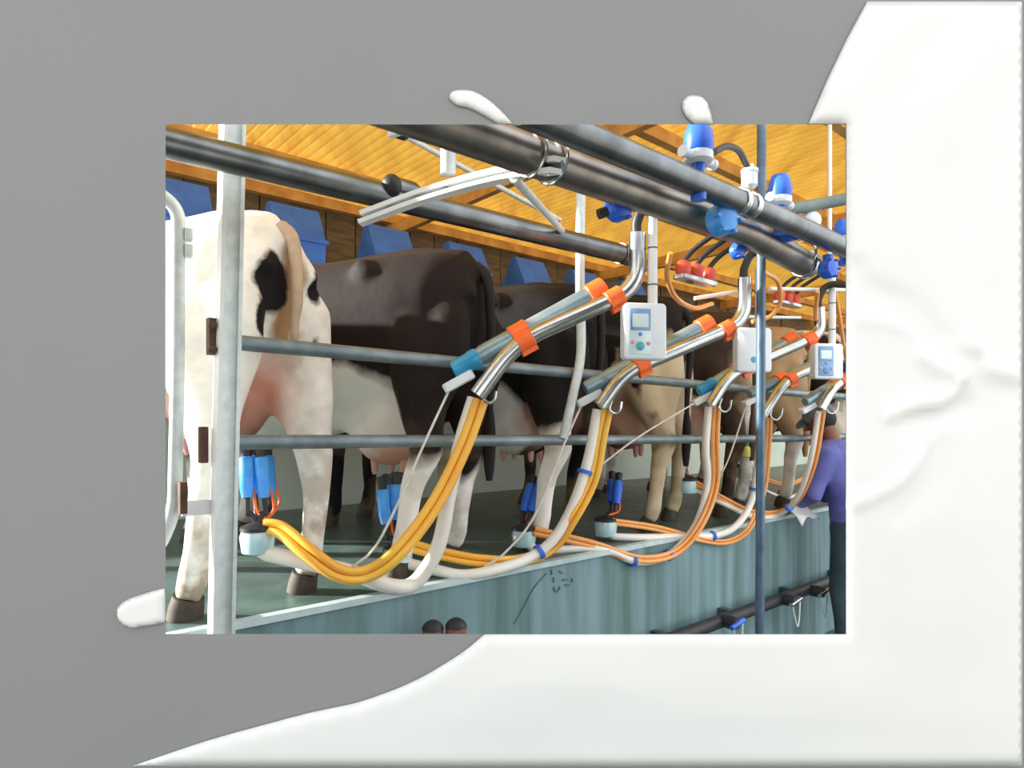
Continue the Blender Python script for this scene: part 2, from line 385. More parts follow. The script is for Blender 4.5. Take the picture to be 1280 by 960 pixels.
# overhead lines
pA = [W(-0.15, 1.7, 0.665), W(0.3, 1.7, 0.672), P(785, 319, 1.7)]
pa = thing('vacuum_pipe', 'thick dark steel pipe crossing the upper left above the cows', 'pipe', pA[1])
obj('pipe', MB().tube(pA, 0.038, 20), 'dark_steel', pa)
obj('end_cap', MB().lathe(pA[-1], (pA[-1] - pA[0]), ((-0.05, 0.042), (0.01, 0.042), (0.016, 0.036))), 'dark_steel', pa)
fpos = P(487, 236, 1.68)
ft = obj('drain_valve', MB().ell(fpos + ZD * 0.005 - VDIR * 0.01, UVZ, (0.03, 0.035, 0.035)), 'black_rubber', pa)
obj('valve_stub', MB().lathe(fpos + UDIR * 0.02 + ZD * 0.012, UDIR, ((0, 0.028), (0.06, 0.028), (0.075, 0.022))), 'dark_steel', ft)
pB = [W(0.45, 1.115, 0.628), W(1.2, 1.115, 0.635), W(2.0, 1.115, 0.645), P(1006, 330, 1.115)]
t = thing('milk_line', 'thick stainless milk line running diagonally overhead', 'pipe', pB[0])
obj('pipe', MB().tube(pB, 0.047, 22), 'milk_line_steel', t)
for d_ in (0.0, 1.0):
    q = pB[0].lerp(pB[-1], d_); obj('flange', MB().lathe(q - UDIR * 0.02, UDIR, ((0, 0.05), (0.005, 0.055), (0.035, 0.055), (0.04, 0.05)), 20), 'steel', t)
for xx in (664, 690, 1002):
    k = (xx - CX) / F; q = P(xx, 300, 1.115); uu = q.dot(UDIR); c = W(uu, 1.115, 0.638)
    obj('u_bolt', MB().tube([c + (VDIR * math.cos(a) + ZD * math.sin(a)) * 0.053 for a in (2 * PI * i / 20 for i in range(21))], 0.005, 8, False), 'steel', t)
pC = [W(0.88, 1.0, 0.655), W(2.0, 1.0, 0.662), P(1062, 312, 1.0), W(3.3, 1.0, 0.675)]
t = thing('wash_line', 'dark steel pipe nearest the viewer, carrying the blue capped meters', 'pipe', pC[0])
obj('pipe', MB().tube(pC, 0.034, 20), 'dark_steel', t)
q = P(922, 250, 1.0); uu = q.dot(UDIR)
for du in (0, 0.06): obj('coupling', MB().lathe(W(uu + du, 1.0, 0.663), UDIR, ((0, 0.037), (0.006, 0.04), (0.02, 0.04), (0.026, 0.037)), 20), 'steel', t)
# far overhead service line, and the white strip between B and C
pipe('air_line', [P(690, 175, 1.3), P(860, 248, 1.3)], 0.016, 'white_paint', 'white pipe slanting between the two overhead steel lines')
pipe('roof_pipe', [P(470, 150, 2.3), P(700, 275, 2.3)], 0.012, 'galvanised', 'thin pale pipe slanting behind the curved bracket')
# curved bracket with two flanges
t = thing('pipe_bracket', 'curved pale galvanised channel bracket holding the overhead pipes', 'bracket', P(690, 205, 1.1))
ctl = [P(452, 268, 1.62), P(520, 243, 1.5), P(590, 222, 1.36), P(650, 208, 1.22), P(700, 199, 1.03)]
for nm, dz in (('upper_flange', 0.0), ('lower_flange', -0.028)):
    path = catmull(ctl, 6); m_ = MB(); rings = []
    for i, p in enumerate(path):
        tn = (path[min(i + 1, len(path) - 1)] - path[max(i - 1, 0)]).normalized(); sd = tn.cross(ZD).normalized(); up = sd.cross(tn).normalized()
        p = p + ZD * dz + sd * (0.012 if dz else 0)
        rings.append([p + sd * 0.016 + up * 0.006, p - sd * 0.016 + up * 0.006, p - sd * 0.016 - up * 0.006, p + sd * 0.016 - up * 0.006])
    obj(nm, m_.quadring(rings), 'white_paint', t, ang=30)
path = catmull(ctl, 6); rings = []
for i, p in enumerate(path):
    tn = (path[min(i + 1, len(path) - 1)] - path[max(i - 1, 0)]).normalized(); sd = tn.cross(ZD).normalized(); p = p - ZD * 0.014 - sd * 0.006
    rings.append([p + sd * 0.003 + ZD * 0.012, p - sd * 0.003 + ZD * 0.012, p - sd * 0.003 - ZD * 0.012, p + sd * 0.003 - ZD * 0.012])
obj('web', MB().quadring(rings), 'rail_grey', t)
for i in (3, 6, 9, 18, 21): obj('bolt', MB().lathe(path[i] - ZD * 0.014, -VDIR, ((0, 0.007), (0.012, 0.007), (0.014, 0.004)), 8), 'dark_steel', t)
q0 = P(560, 218, 1.42)
pipe('bracket_hanger', [q0, Vector((q0.x, q0.y, ROOF - 0.05))], 0.021, 'galvanised', 'pale vertical hanger rising from the curved bracket to the roof', 'hanger')
pipe('bracket_brace', [P(642, 222, 1.22), P(702, 288, 1.66)], 0.012, 'galvanised', 'pale diagonal brace from the curved bracket down to the dark pipe', 'brace')
t = thing('pipe_clip_bracket', 'small pale bracket at the top of the opening above the curved one', 'bracket', P(520, 160, 1.5))
obj('arm', MB().tube([P(488, 168, 1.55), P(560, 148, 1.35)], 0.011, 8), 'galvanised', t)
obj('clip', MB().rbox(P(503, 168, 1.53), UVZ, (0.03, 0.03, 0.02), 0.005), 'black_rubber', t)
# white pipes at the right
pipe('cross_pipe', [P(868, 373, 1.62), P(926, 364, 1.5)], 0.009, 'white_paint', 'short white pipe beside the bend of the second arm')
pipe('cross_pipe', [P(962, 361, 1.55), P(1085, 363, 1.4)], 0.010, 'white_paint', 'long white pipe running out of the opening at the right')
pipe('cross_pipe', [P(930, 396, 1.9), P(1000, 397, 2.0)], 0.010, 'galvanised', 'pale pipe behind the slim post under the orange hoses')
q0 = P(1037, 300, 1.35)
pipe('meter_hanger', [P(1037, 356, 1.42), Vector((P(1037, 356, 1.42).x, P(1037, 356, 1.42).y, ROOF))], 0.011, 'white_paint', 'short white upright pipe at the right under the timber coloured roof', 'hanger')
# grey ribbed conduit
pts = catmull([P(985, 262, 1.25), P(1020, 256, 1.2), P(1062, 248, 1.12), P(1110, 240, 1.08)], 14)
t = obj('ribbed_conduit', MB().tube(pts, [0.023 + (0.003 if i % 2 else 0) for i in range(len(pts))], 14), 'conduit_grey', label='grey ribbed flexible conduit at the upper right', cat='conduit')
obj('filter_bag', MB().ell(P(1011, 277, 1.23), UVZ, (0.05, 0.05, 0.045)), 'white_plastic', label='white rounded filter housing under the ribbed conduit', cat='filter')

# ================================================================== MILK METERS AND BLUE VALVES
def milk_meter(x, y, v, s, label):
    c = P(x, y, v); t = thing('milk_meter', label, 'milk meter', c, 'blue capped milk meters on the overhead pipe')
    obj('cap', MB().lathe(c - ZD * 0.005, ZD, ((0, 0.040 * s), (0.02 * s, 0.044 * s), (0.06 * s, 0.040 * s), (0.085 * s, 0.030 * s), (0.092 * s, 0.01 * s)), 10), 'blue_plastic', t)
    bd = obj('body', MB().lathe(c - ZD * 0.035 * s, ZD, ((0, 0.032 * s), (0.008 * s, 0.042 * s), (0.03 * s, 0.042 * s), (0.034 * s, 0.036 * s)), 16), 'white_plastic', t)
    for d in (-1, 1): obj('port', MB().lathe(c - ZD * 0.018 * s + UDIR * 0.035 * s * d, UDIR * d, ((0, 0.013 * s), (0.03 * s, 0.013 * s), (0.032 * s, 0.017 * s), (0.045 * s, 0.017 * s)), 12), 'white_plastic', bd)
    obj('stem', MB().lathe(c - ZD * 0.035 * s, -ZD, ((0, 0.02 * s), (0.02 * s, 0.018 * s), (0.075 * s, 0.016 * s), (0.08 * s, 0.024 * s), (0.105 * s, 0.022 * s)), 12), 'blue_plastic', t)
    return t
milk_meter(873, 190, 1.0, 0.95, 'blue capped white milk meter at the top edge of the opening')
milk_meter(975, 246, 1.03, 0.88, 'blue capped white milk meter below the brown roof, right of the slim post')
milk_meter(1054, 296, 1.05, 0.8, 'blue capped milk meter cut by the right edge of the opening')
# white canister with hose between the meters
c = P(937, 222, 1.1); t = thing('air_filter', 'small white canister beside the slim post on the overhead pipes', 'canister', c)
obj('body', MB().lathe(c - ZD * 0.04, ZD, ((0, 0.014), (0.012, 0.026), (0.05, 0.026), (0.056, 0.02)), 14), 'white_plastic', t)
obj('collar', MB().lathe(c + ZD * 0.012, ZD, ((0, 0.02), (0.004, 0.028), (0.014, 0.028), (0.018, 0.014), (0.03, 0.014)), 14), 'white_plastic', t)
obj('hose', MB().tube(catmull([P(893, 190, 1.02), P(908, 183, 1.04), P(923, 188, 1.07), P(932, 204, 1.1), P(936, 212, 1.1)], 8), 0.010, 10), 'black_rubber', t)
def valve(x, y, v, r, material, label, spout=None, tall=1.0):
    c = P(x, y, v); t = thing('shutoff_valve', label, 'valve', c, 'blue valves on the overhead milk line')
    d = (-VDIR - UDIR * 0.25).normalized()
    obj('housing', MB().lathe(c - d * r * 0.6, d, ((0, r * 0.8), (r * 0.2, r), (r * 0.9, r), (r * 1.2, r * 0.8), (r * 1.3, r * 0.4)), 14), material, t)
    for i in range(6):
        a = 2 * PI * i / 6; x_, y_ = frame_for(d)
        obj('screw', MB().lathe(c + d * r * 0.3 + (x_ * math.cos(a) + y_ * math.sin(a)) * r * 0.92, d, ((0, r * 0.12), (r * 0.5, r * 0.12)), 8), material, t)
    obj('neck', MB().lathe(c, ZD, ((0, r * 0.5), (r * 1.4 * tall, r * 0.5)), 12), material, t)
    if spout: obj('spout', MB().tube([c, P(spout[0], spout[1], v + 0.03)], r * 0.36, 10), 'black_rubber', t)
    return t
valve(773, 259, 1.16, 0.040, 'blue_plastic', 'round blue valve hanging under the milk line, with a black spout', (748, 268))
valve(902, 275, 1.03, 0.047, 'sky_blue_plastic', 'bright sky blue valve clamped in the middle of the milk line')
valve(922, 314, 1.16, 0.028, 'blue_plastic', 'small dark blue valve just left of the slim post')
valve(985, 290, 1.05, 0.034, 'blue_plastic', 'blue valve under the second capped meter')
valve(1035, 336, 1.02, 0.036, 'blue_plastic', 'blue valve at the right above the long white pipe')
valve(752, 192, 1.3, 0.018, 'sky_blue_plastic', 'tiny pale blue fitting between the overhead pipes')

# ================================================================== PULSATORS (red caps, black tubes)
def pulsator(x, y, v, s, label):
    c = P(x, y, v); t = thing('pulsator', label, 'pulsator', c, 'red capped pulsators under the milk line')
    obj('base', MB().rbox(c - ZD * 0.02 * s, (UDIR, VDIR, ZD), (0.26 * s, 0.06 * s, 0.022 * s), 0.01 * s), 'steel', t)
    for i in (-1, 0, 1):
        q = c + UDIR * 0.095 * s * i
        cp = obj('cap', MB().lathe(q - ZD * 0.01 * s, ZD, ((0, 0.03 * s), (0.03 * s, 0.034 * s), (0.05 * s, 0.03 * s), (0.06 * s, 0.018 * s)), 12), 'red_plastic', t)
        obj('tube', MB().tube(catmull([q + ZD * 0.045 * s, q + ZD * 0.10 * s + UDIR * 0.03 * s - VDIR * 0.04 * s, q + ZD * 0.17 * s + UDIR * 0.07 * s - VDIR * 0.15 * s], 6), 0.011 * s, 10), 'black_rubber', cp)
pulsator(870, 345, 1.5, 0.95, 'red capped pulsator with three black tubes, beside the first white box')
pulsator(984, 376, 1.55, 0.85, 'red capped pulsator behind the slim post')
for pts, lb in (([P(955, 340, 1.3), P(972, 352, 1.35), P(975, 378, 1.4), P(962, 396, 1.45), P(940, 402, 1.5)], 'orange hose loop hanging just right of the slim post'),
                ([P(838, 316, 1.4), P(834, 345, 1.45), P(845, 372, 1.5), P(868, 385, 1.55), P(890, 380, 1.6)], 'yellow orange hose loop hanging beside the first white box'),
                ([P(1022, 364, 1.35), P(1020, 385, 1.4), P(1020, 400, 1.42)], 'short orange tube above the third arm\'s bend'),
                ([P(1044, 366, 1.4), P(1050, 400, 1.45), P(1056, 440, 1.5), P(1062, 465, 1.5)], 'orange tube beside the last white box at the right')):
    obj('orange_tube', MB().tube(catmull(pts, 8), 0.010, 10), 'peach_hose', label=lb, cat='hose')

# ================================================================== DISPLAY BOXES
def display_box(x, y, v, wpx, hpx, label, front=True, pipe_top=270):
    c = P(x, y, v); Y = c.y; w, h = wpx / F * Y, hpx / F * Y
    nrm = Vector((0.18, -1, 0)).normalized(); rt = Vector((-nrm.y, nrm.x, 0)); ax = (rt, ZD, nrm)
    t = thing('milking_display', label, 'display box', c - ZD * h / 2, 'white milking display boxes')
    obj('housing', MB().rbox(c, ax, (w, h, 0.05), 0.016 , 4), 'white_plastic', t)
    f = c + nrm * 0.0255
    if front:
        obj('face_plate', MB().rbox(f - rt * w * 0.14, ax, (w * 0.54, h * 0.84, 0.003), 0.006), 'screen_frame' if front == 2 else 'screen_pale', t)
        fr = obj('screen_frame', MB().rbox(f - rt * w * 0.14 + ZD * h * 0.2 + nrm * 0.002, ax, (w * 0.5, h * 0.38, 0.004), 0.004), 'screen_frame', t)
        obj('screen', MB().rbox(f - rt * w * 0.14 + ZD * h * 0.18 + nrm * 0.0035, ax, (w * 0.38, h * 0.24, 0.004), 0.004), 'screen_pale', fr)
        obj('key', MB().lathe(f - rt * w * 0.14 - ZD * h * 0.27, nrm, ((0, 0.016), (0.004, 0.016), (0.006, 0.013)), 16), 'key_teal' if front == 1 else 'key_blue', t)
        for dx, dz, mt in ((-0.32, -0.2, 'key_pink'), (0.06, -0.22, 'key_pink'), (-0.14, -0.06, 'key_blue')):
            obj('key', MB().lathe(f + rt * w * dx + ZD * h * dz, nrm, ((0, 0.007), (0.004, 0.007), (0.005, 0.005)), 12), mt, t)
    else:
        obj('key', MB().lathe(f - rt * w * 0.04 - ZD * h * 0.22, nrm, ((0, 0.013), (0.002, 0.013), (0.003, 0.011)), 16), 'key_teal', t)
    q = c + rt * w * 0.25 - nrm * 0.01 + ZD * h * 0.4; tp = Vector((q.x, q.y, P(x, pipe_top, v).z))
    hg = obj('hanger_pipe', MB().tube([q, tp], 0.0175, 14), 'white_paint', t)
    for k in (0.25, 0.62): obj('cable_tie', MB().lathe(q.lerp(tp, k), ZD, ((0, 0.0185), (0.004, 0.0185)), 14), 'black_rubber', hg)
display_box(804, 415, 1.42, 55, 70, 'white display box with screen and teal key, first from the left', 1, 262)
display_box(940, 438, 1.42, 46, 55, 'white display box without screen, half behind the slim post', 0, 335)
display_box(1033, 452, 1.42, 39, 44, 'white display box with blue grey keypad near the man\'s cap', 2, 345)

# ================================================================== SWING ARMS
def arm(label, top, bend, down, end, ram0, ram1, clips, hook, vr, vt, cordp=None, s=1.0, cap='cap_blue'):
    def vv(x):  # v runs from the bend to the tip with the pixel column
        k = max(-0.1, min(1.1, (bend[0] - x) / (bend[0] - ram1[0]))); return vr + (vt - vr) * k
    def Q(p, dv=0.0): return P(p[0], p[1], vv(p[0]) + dv)
    t = thing('milking_boom', label, 'boom', Q(bend), 'swing arms carrying the milking hoses')
    tb = fillet([P(top[0], top[1], vr), P(bend[0], bend[1], vr), Q(down), Q(end)], 0.13 * s)
    obj('steel_tube', MB().tube(tb, 0.030 * s, 18), 'steel', t)
    A, B = Q(ram0, 0.035), Q(ram1, 0.035); d = (B - A).normalized()
    rm = obj('ram_cylinder', MB().lathe(A, d, ((0, 0.026 * s), (0.01, 0.036 * s), ((B - A).length - 0.12 * s, 0.036 * s), ((B - A).length - 0.115 * s, 0.033 * s), ((B - A).length - 0.04 * s, 0.033 * s)), 20), 'ram_grey', t)
    obj('end_cap', MB().lathe(B - d * 0.105 * s, d, ((0, 0.033 * s), (0.005 * s, 0.038 * s), (0.03 * s, 0.038 * s), (0.034 * s, 0.035 * s), (0.09 * s, 0.035 * s), (0.103 * s, 0.028 * s), (0.104 * s, 0.014 * s)), 16), cap, rm)
    sd = d.cross(ZD).normalized(); up = sd.cross(d).normalized()
    if up.z < 0: up = -up
    obj('cord_guide', MB().rbox(B + d * 0.0 - up * 0.042 * s, (d, sd, up), (0.12 * s, 0.06 * s, 0.034 * s), 0.012 * s), 'white_plastic', rm)
    # orange clips that hold the tube and the ram together
    for cx, cy in clips:
        q = Q((cx, cy)); k = (q - A).dot(d); rc = A + d * k
        q2 = min(tb, key=lambda p_: (p_ - (q)).length)
        cl = obj('clip', MB().lathe(rc - d * 0.035 * s, d, ((0, 0.040 * s), (0.004, 0.044 * s), (0.066 * s, 0.044 * s), (0.07 * s, 0.040 * s)), 18), 'orange_plastic', t)
        obj('clip_band', MB().lathe(q2 - d * 0.03 * s, d, ((0, 0.034 * s), (0.003, 0.037 * s), (0.058 * s, 0.037 * s), (0.061 * s, 0.034 * s)), 18), 'orange_plastic', cl)
        obj('clip_foot', MB().box(q2 - up * 0.04 * s, (d, sd, up), (0.06 * s, 0.03 * s, 0.016 * s)), 'orange_plastic', cl)
    hk = [Q(hook) + UDIR * 0.0, Q((hook[0] - 3, hook[1] + 12)), Q((hook[0] + 4, hook[1] + 17)), Q((hook[0] + 10, hook[1] + 12)), Q((hook[0] + 12, hook[1] + 2))]
    obj('hook', MB().tube(catmull(hk, 5), 0.006 * s, 8), 'steel', t)
    if cordp:
        pts = [B + d * 0.03 * s - up * 0.042 * s] + [P(x, y, v) for x, y, v in cordp]
        obj('cord', MB().tube(catmull(pts, 6), 0.0045, 8), 'cord_white', t)
    # black hose from the top of the tube over to the milk line
    tp = P(top[0], top[1], vr)
    obj('feed_hose', MB().tube(catmull([tp - ZD * 0.03, tp + ZD * 0.05, tp + ZD * 0.11 - VDIR * 0.06 + UDIR * 0.02, W(tp.dot(UDIR) + 0.05, 1.17, 0.64)], 6), 0.018 * s, 12), 'black_rubber', t)
    return t
def UVZpix(u, v, z): p = W(u, v, z); return (CX + F * p.x / p.y, HY - F * p.z / p.y)
arm('front swing arm with two orange clips and a blue ram cap', (797, 292), (797, 360), (645, 428), (597, 494), (752, 362), (566, 464), [(757, 376), (657, 425)], (608, 487), 1.45, 1.83,
    [(530, 555, 1.86), (498, 628, 1.88), (468, 685, 1.92), (440, 709, 1.95)])
arm('second swing arm, its lower clip right under the first display box', (931, 348), (931, 402), (780, 466), (750, 508), (888, 404), (731, 487), [(890, 408), (806, 458)], (765, 500), 1.45, 1.83,
    [(703, 560, 1.86), (668, 645, 1.88), (632, 690, 1.92), (604, 709, 1.95)], 0.98, 'ram_grey')
arm('third swing arm passing behind the display box without screen', (1024, 384), (1026, 418), (912, 468), (888, 506), (996, 422), (873, 490), [(1000, 430), (934, 464)], (902, 498), 1.45, 1.83,
    [(800, 545, 1.88), (740, 590, 1.9)], 0.95)
b4 = UVZpix(4.09, 1.45, 0.47)
arm('fourth swing arm reaching past the right side of the slim post', (b4[0], b4[1] - 34), b4, (982, 474), (953, 520), (b4[0] - 14, b4[1] - 5), (936, 493), [(1060, 440), (985, 470)], (966, 508), 1.45, 1.83,
    [(912, 570, 1.9), (895, 605, 1.95)], 0.92, 'ram_grey')
arm('fifth swing arm pointing at the man\'s cap', (1128, 405), (1130, 440), (1042, 482), (1026, 512), (1112, 440), (1006, 503), [(1055, 474)], (1036, 500), 1.25, 1.5, None, 0.8, 'ram_grey')

# ================================================================== COWS
PHI = math.radians(25)
def superring(y, z, hw, hh, x=0.0, n=24, e=2.3):
    out = []
    for k in range(n):
        a = 2 * PI * k / n; c, s_ = math.cos(a), math.sin(a)
        out.append(Vector((x + hw * math.copysign(abs(c) ** (2 / e), c), y, z + hh * math.copysign(abs(s_) ** (2 / e), s_))))
    return out
def remesh(mb, name, vox, it=6, fac=0.5):
    me = mb.mesh(name + '_raw'); o = bpy.data.objects.new(name + '_raw', me); COL.objects.link(o)
    r = o.modifiers.new('r', 'REMESH'); r.mode = 'VOXEL'; r.voxel_size = vox; r.use_smooth_shade = True
    s_ = o.modifiers.new('s', 'SMOOTH'); s_.iterations = it; s_.factor = fac
    dg = bpy.context.evaluated_depsgraph_get(); ev = o.evaluated_get(dg)
    out = bpy.data.meshes.new_from_object(ev); out.name = name
    bpy.data.objects.remove(o); bpy.data.meshes.remove(me)
    for p in out.polygons: p.use_smooth = True
    return out
def cow_mesh(lf, rf_, ud, hscale=1.0):
    """lf, rf_: left and right hind foot (x, y); ud: (y, z centre, half width, half length, half height) of the udder. +y forward, x right, origin under the tail head"""
    m_ = MB()
    secs = [(-0.05, 1.10, 0.10, 0.12), (0.0, 1.06, 0.18, 0.21), (0.08, 1.01, 0.245, 0.285), (0.22, 0.97, 0.275, 0.335), (0.42, 0.95, 0.285, 0.355), (0.65, 0.92, 0.30, 0.385),
            (0.95, 0.89, 0.335, 0.41), (1.25, 0.90, 0.32, 0.40), (1.5, 0.94, 0.27, 0.37), (1.68, 0.99, 0.20, 0.29), (1.85, 1.05, 0.13, 0.20), (2.0, 1.09, 0.10, 0.15),
            (2.1, 1.09, 0.105, 0.14), (2.2, 1.04, 0.10, 0.13), (2.32, 0.95, 0.075, 0.09), (2.42, 0.88, 0.068, 0.075), (2.46, 0.86, 0.05, 0.05)]
    m_.quadring([superring(y, z, w, h) for y, z, w, h in secs])
    for s_ in (-1, 1):
        m_.tube([(s_ * 0.10, 0.44, 1.22), (s_ * 0.215, 0.38, 1.205), (s_ * 0.24, 0.33, 1.17)], [0.05, 0.055, 0.035], 10)   # hook bones
        m_.tube([(s_ * 0.06, 0.06, 1.12), (s_ * 0.10, -0.03, 1.10), (s_ * 0.11, -0.05, 1.06)], [0.07, 0.065, 0.05], 10)    # pin bones
    m_.tube([(0, -0.06, 1.17), (0, 0.02, 1.262), (0, 0.25, 1.295), (0, 0.7, 1.285), (0, 1.3, 1.30), (0, 1.6, 1.27)], [0.03, 0.045, 0.045, 0.04, 0.05, 0.04], 10)   # spine, tail head
    for s_, (fx, fy) in ((-1, lf), (1, rf_)):
        hx = s_ * 0.16
        kx, ky = hx + (fx - hx) * 0.72, 0.0 + (fy) * 0.6 - 0.03
        pts = [(hx * 0.6, 0.20, 1.16), (hx * 0.85, 0.17, 1.04), (hx + s_ * 0.015, 0.14, 0.90), (hx * 0.75 + fx * 0.25 + s_ * 0.01, 0.11, 0.74), (kx * 0.75 + hx * 0.25, ky + 0.04, 0.60), (kx, ky - 0.005, 0.47), (kx * 0.4 + fx * 0.6, fy - 0.025, 0.34), (fx, fy - 0.015, 0.20), (fx, fy, 0.12), (fx, fy + 0.02, 0.06)]
        m_.tube(pts, [0.05, 0.10, 0.125, 0.112, 0.085, 0.066, 0.048, 0.042, 0.048, 0.044], 14)
        m_.tube([(hx * 0.7, 0.04, 1.10), (hx, 0.0, 0.97), (hx * 0.95 + fx * 0.05, 0.0, 0.82), (kx * 0.6 + hx * 0.4, ky, 0.64), (kx, ky - 0.035, 0.50)], [0.06, 0.085, 0.09, 0.058, 0.025], 12)   # hamstring
        m_.tube([(s_ * 0.17, 1.42, 0.85), (s_ * 0.17, 1.40, 0.62), (s_ * 0.16, 1.42, 0.42), (s_ * 0.16, 1.42, 0.2), (s_ * 0.16, 1.43, 0.1), (s_ * 0.16, 1.46, 0.05)], [0.12, 0.09, 0.055, 0.042, 0.048, 0.052], 12)
        m_.ell((s_ * 0.17, 2.04, 1.17), (Vector((1, 0, 0)), Vector((0, 1, 0)), Vector((0, 0, 1))), (0.10, 0.03, 0.045))  # ears
    uy, uz, uw, ul, uh = ud
    m_.ell((-0.055, uy, uz), XYZ, (uw * 0.75, ul, uh)); m_.ell((0.055, uy, uz), XYZ, (uw * 0.75, ul, uh))
    m_.ell((0, uy + 0.12, uz + 0.06), XYZ, (uw * 0.9, ul, uh * 0.8))
    for p in m_.v: p.z *= hscale
    return remesh(m_, 'cow_body', 0.017, 14)
def cow_mat(name, base, patches, dirt=(140, 116, 80), dirt_amt=0.5, warp=0.14, wscale=5):
    """patches: list of (rgb, [(centre, radii), ...]); later patches cover earlier ones"""
    m_, nt, b_ = newmat(name); N, L = nt.nodes, nt.links
    tc = N.new('ShaderNodeTexCoord'); nz = N.new('ShaderNodeTexNoise'); nz.inputs['Scale'].default_value = wscale; nz.inputs['Detail'].default_value = 4
    L.new(tc.outputs['Object'], nz.inputs['Vector'])
    sub = N.new('ShaderNodeVectorMath'); sub.operation = 'SUBTRACT'; sub.inputs[1].default_value = (0.5, 0.5, 0.5); L.new(nz.outputs['Color'], sub.inputs[0])
    scl = N.new('ShaderNodeVectorMath'); scl.operation = 'SCALE'; scl.inputs['Scale'].default_value = warp * 2; L.new(sub.outputs[0], scl.inputs[0])
    pos = N.new('ShaderNodeVectorMath'); pos.operation = 'ADD'; L.new(tc.outputs['Object'], pos.inputs[0]); L.new(scl.outputs[0], pos.inputs[1])
    fine = N.new('ShaderNodeTexNoise'); fine.inputs['Scale'].default_value = 16; fine.inputs['Detail'].default_value = 6; L.new(tc.outputs['Object'], fine.inputs['Vector'])
    def mix(fac, a, col):
        x = N.new('ShaderNodeMix'); x.data_type = 'RGBA'
        if isinstance(fac, float): x.inputs[0].default_value = fac
        else: L.new(fac, x.inputs[0])
        if isinstance(a, tuple): x.inputs[6].default_value = a
        else: L.new(a, x.inputs[6])
        x.inputs[7].default_value = col; return x.outputs[2]
    cur = lin(base)
    def soft(col, k): return tuple(c * k for c in col[:3]) + (1,)
    r0 = N.new('ShaderNodeMapRange'); r0.inputs[1].default_value = 0.4; r0.inputs[2].default_value = 0.75; L.new(fine.outputs['Fac'], r0.inputs[0])
    cur = mix(r0.outputs[0], cur, soft(cur, 0.8))
    for rgb, ells, edge in patches:
        last = None
        for c, r in ells:
            s1 = N.new('ShaderNodeVectorMath'); s1.operation = 'SUBTRACT'; L.new(pos.outputs[0], s1.inputs[0]); s1.inputs[1].default_value = c
            s2 = N.new('ShaderNodeVectorMath'); s2.operation = 'DIVIDE'; L.new(s1.outputs[0], s2.inputs[0]); s2.inputs[1].default_value = r
            s3 = N.new('ShaderNodeVectorMath'); s3.operation = 'LENGTH'; L.new(s2.outputs[0], s3.inputs[0])
            if last is None: last = s3.outputs['Value']
            else:
                mn = N.new('ShaderNodeMath'); mn.operation = 'MINIMUM'; L.new(last, mn.inputs[0]); L.new(s3.outputs['Value'], mn.inputs[1]); last = mn.outputs[0]
        mr = N.new('ShaderNodeMapRange'); mr.inputs[1].default_value = 1 + edge; mr.inputs[2].default_value = 1 - edge; L.new(last, mr.inputs[0])
        cur = mix(mr.outputs[0], cur, lin(rgb))
    # dried mud on the lower legs
    sx = N.new('ShaderNodeSeparateXYZ'); L.new(tc.outputs['Object'], sx.inputs[0])
    lz = N.new('ShaderNodeMapRange'); lz.inputs[1].default_value = 0.75; lz.inputs[2].default_value = 0.05; L.new(sx.outputs['Z'], lz.inputs[0])
    dn = N.new('ShaderNodeMapRange'); dn.inputs[1].default_value = 0.44; dn.inputs[2].default_value = 0.58; L.new(nz.outputs['Fac'], dn.inputs[0])
    mu = N.new('ShaderNodeMath'); mu.operation = 'MULTIPLY'; L.new(lz.outputs[0], mu.inputs[0]); L.new(dn.outputs[0], mu.inputs[1])
    mu2 = N.new('ShaderNodeMath'); mu2.operation = 'MULTIPLY'; L.new(mu.outputs[0], mu2.inputs[0]); mu2.inputs[1].default_value = dirt_amt * 1.5; mu2.use_clamp = True
    cur = mix(mu2.outputs[0], cur, lin(dirt))
    L.new(cur, b_.inputs['Base Color']); b_.inputs['Roughness'].default_value = 0.75; b_.inputs['Specular IOR Level'].default_value = 0.2
    bp = N.new('ShaderNodeBump'); bp.inputs['Strength'].default_value = 0.25; bp.inputs['Distance'].default_value = 0.01
    L.new(fine.outputs['Fac'], bp.inputs['Height']); L.new(bp.outputs[0], b_.inputs['Normal'])
    return m_
WHT, BLK, TAN, PNK, DBR = (246, 242, 234), (26, 23, 25), (176, 138, 100), (206, 148, 128), (34, 27, 28)
UDP = [((0, 0.30, 0.66), (0.20, 0.30, 0.24))]
LEGW = [((-0.25, 0.05, 0.12), (0.25, 0.3, 0.36)), ((0.15, 0.0, 0.12), (0.25, 0.3, 0.36)), ((0, 1.42, 0.1), (0.4, 0.3, 0.4))]
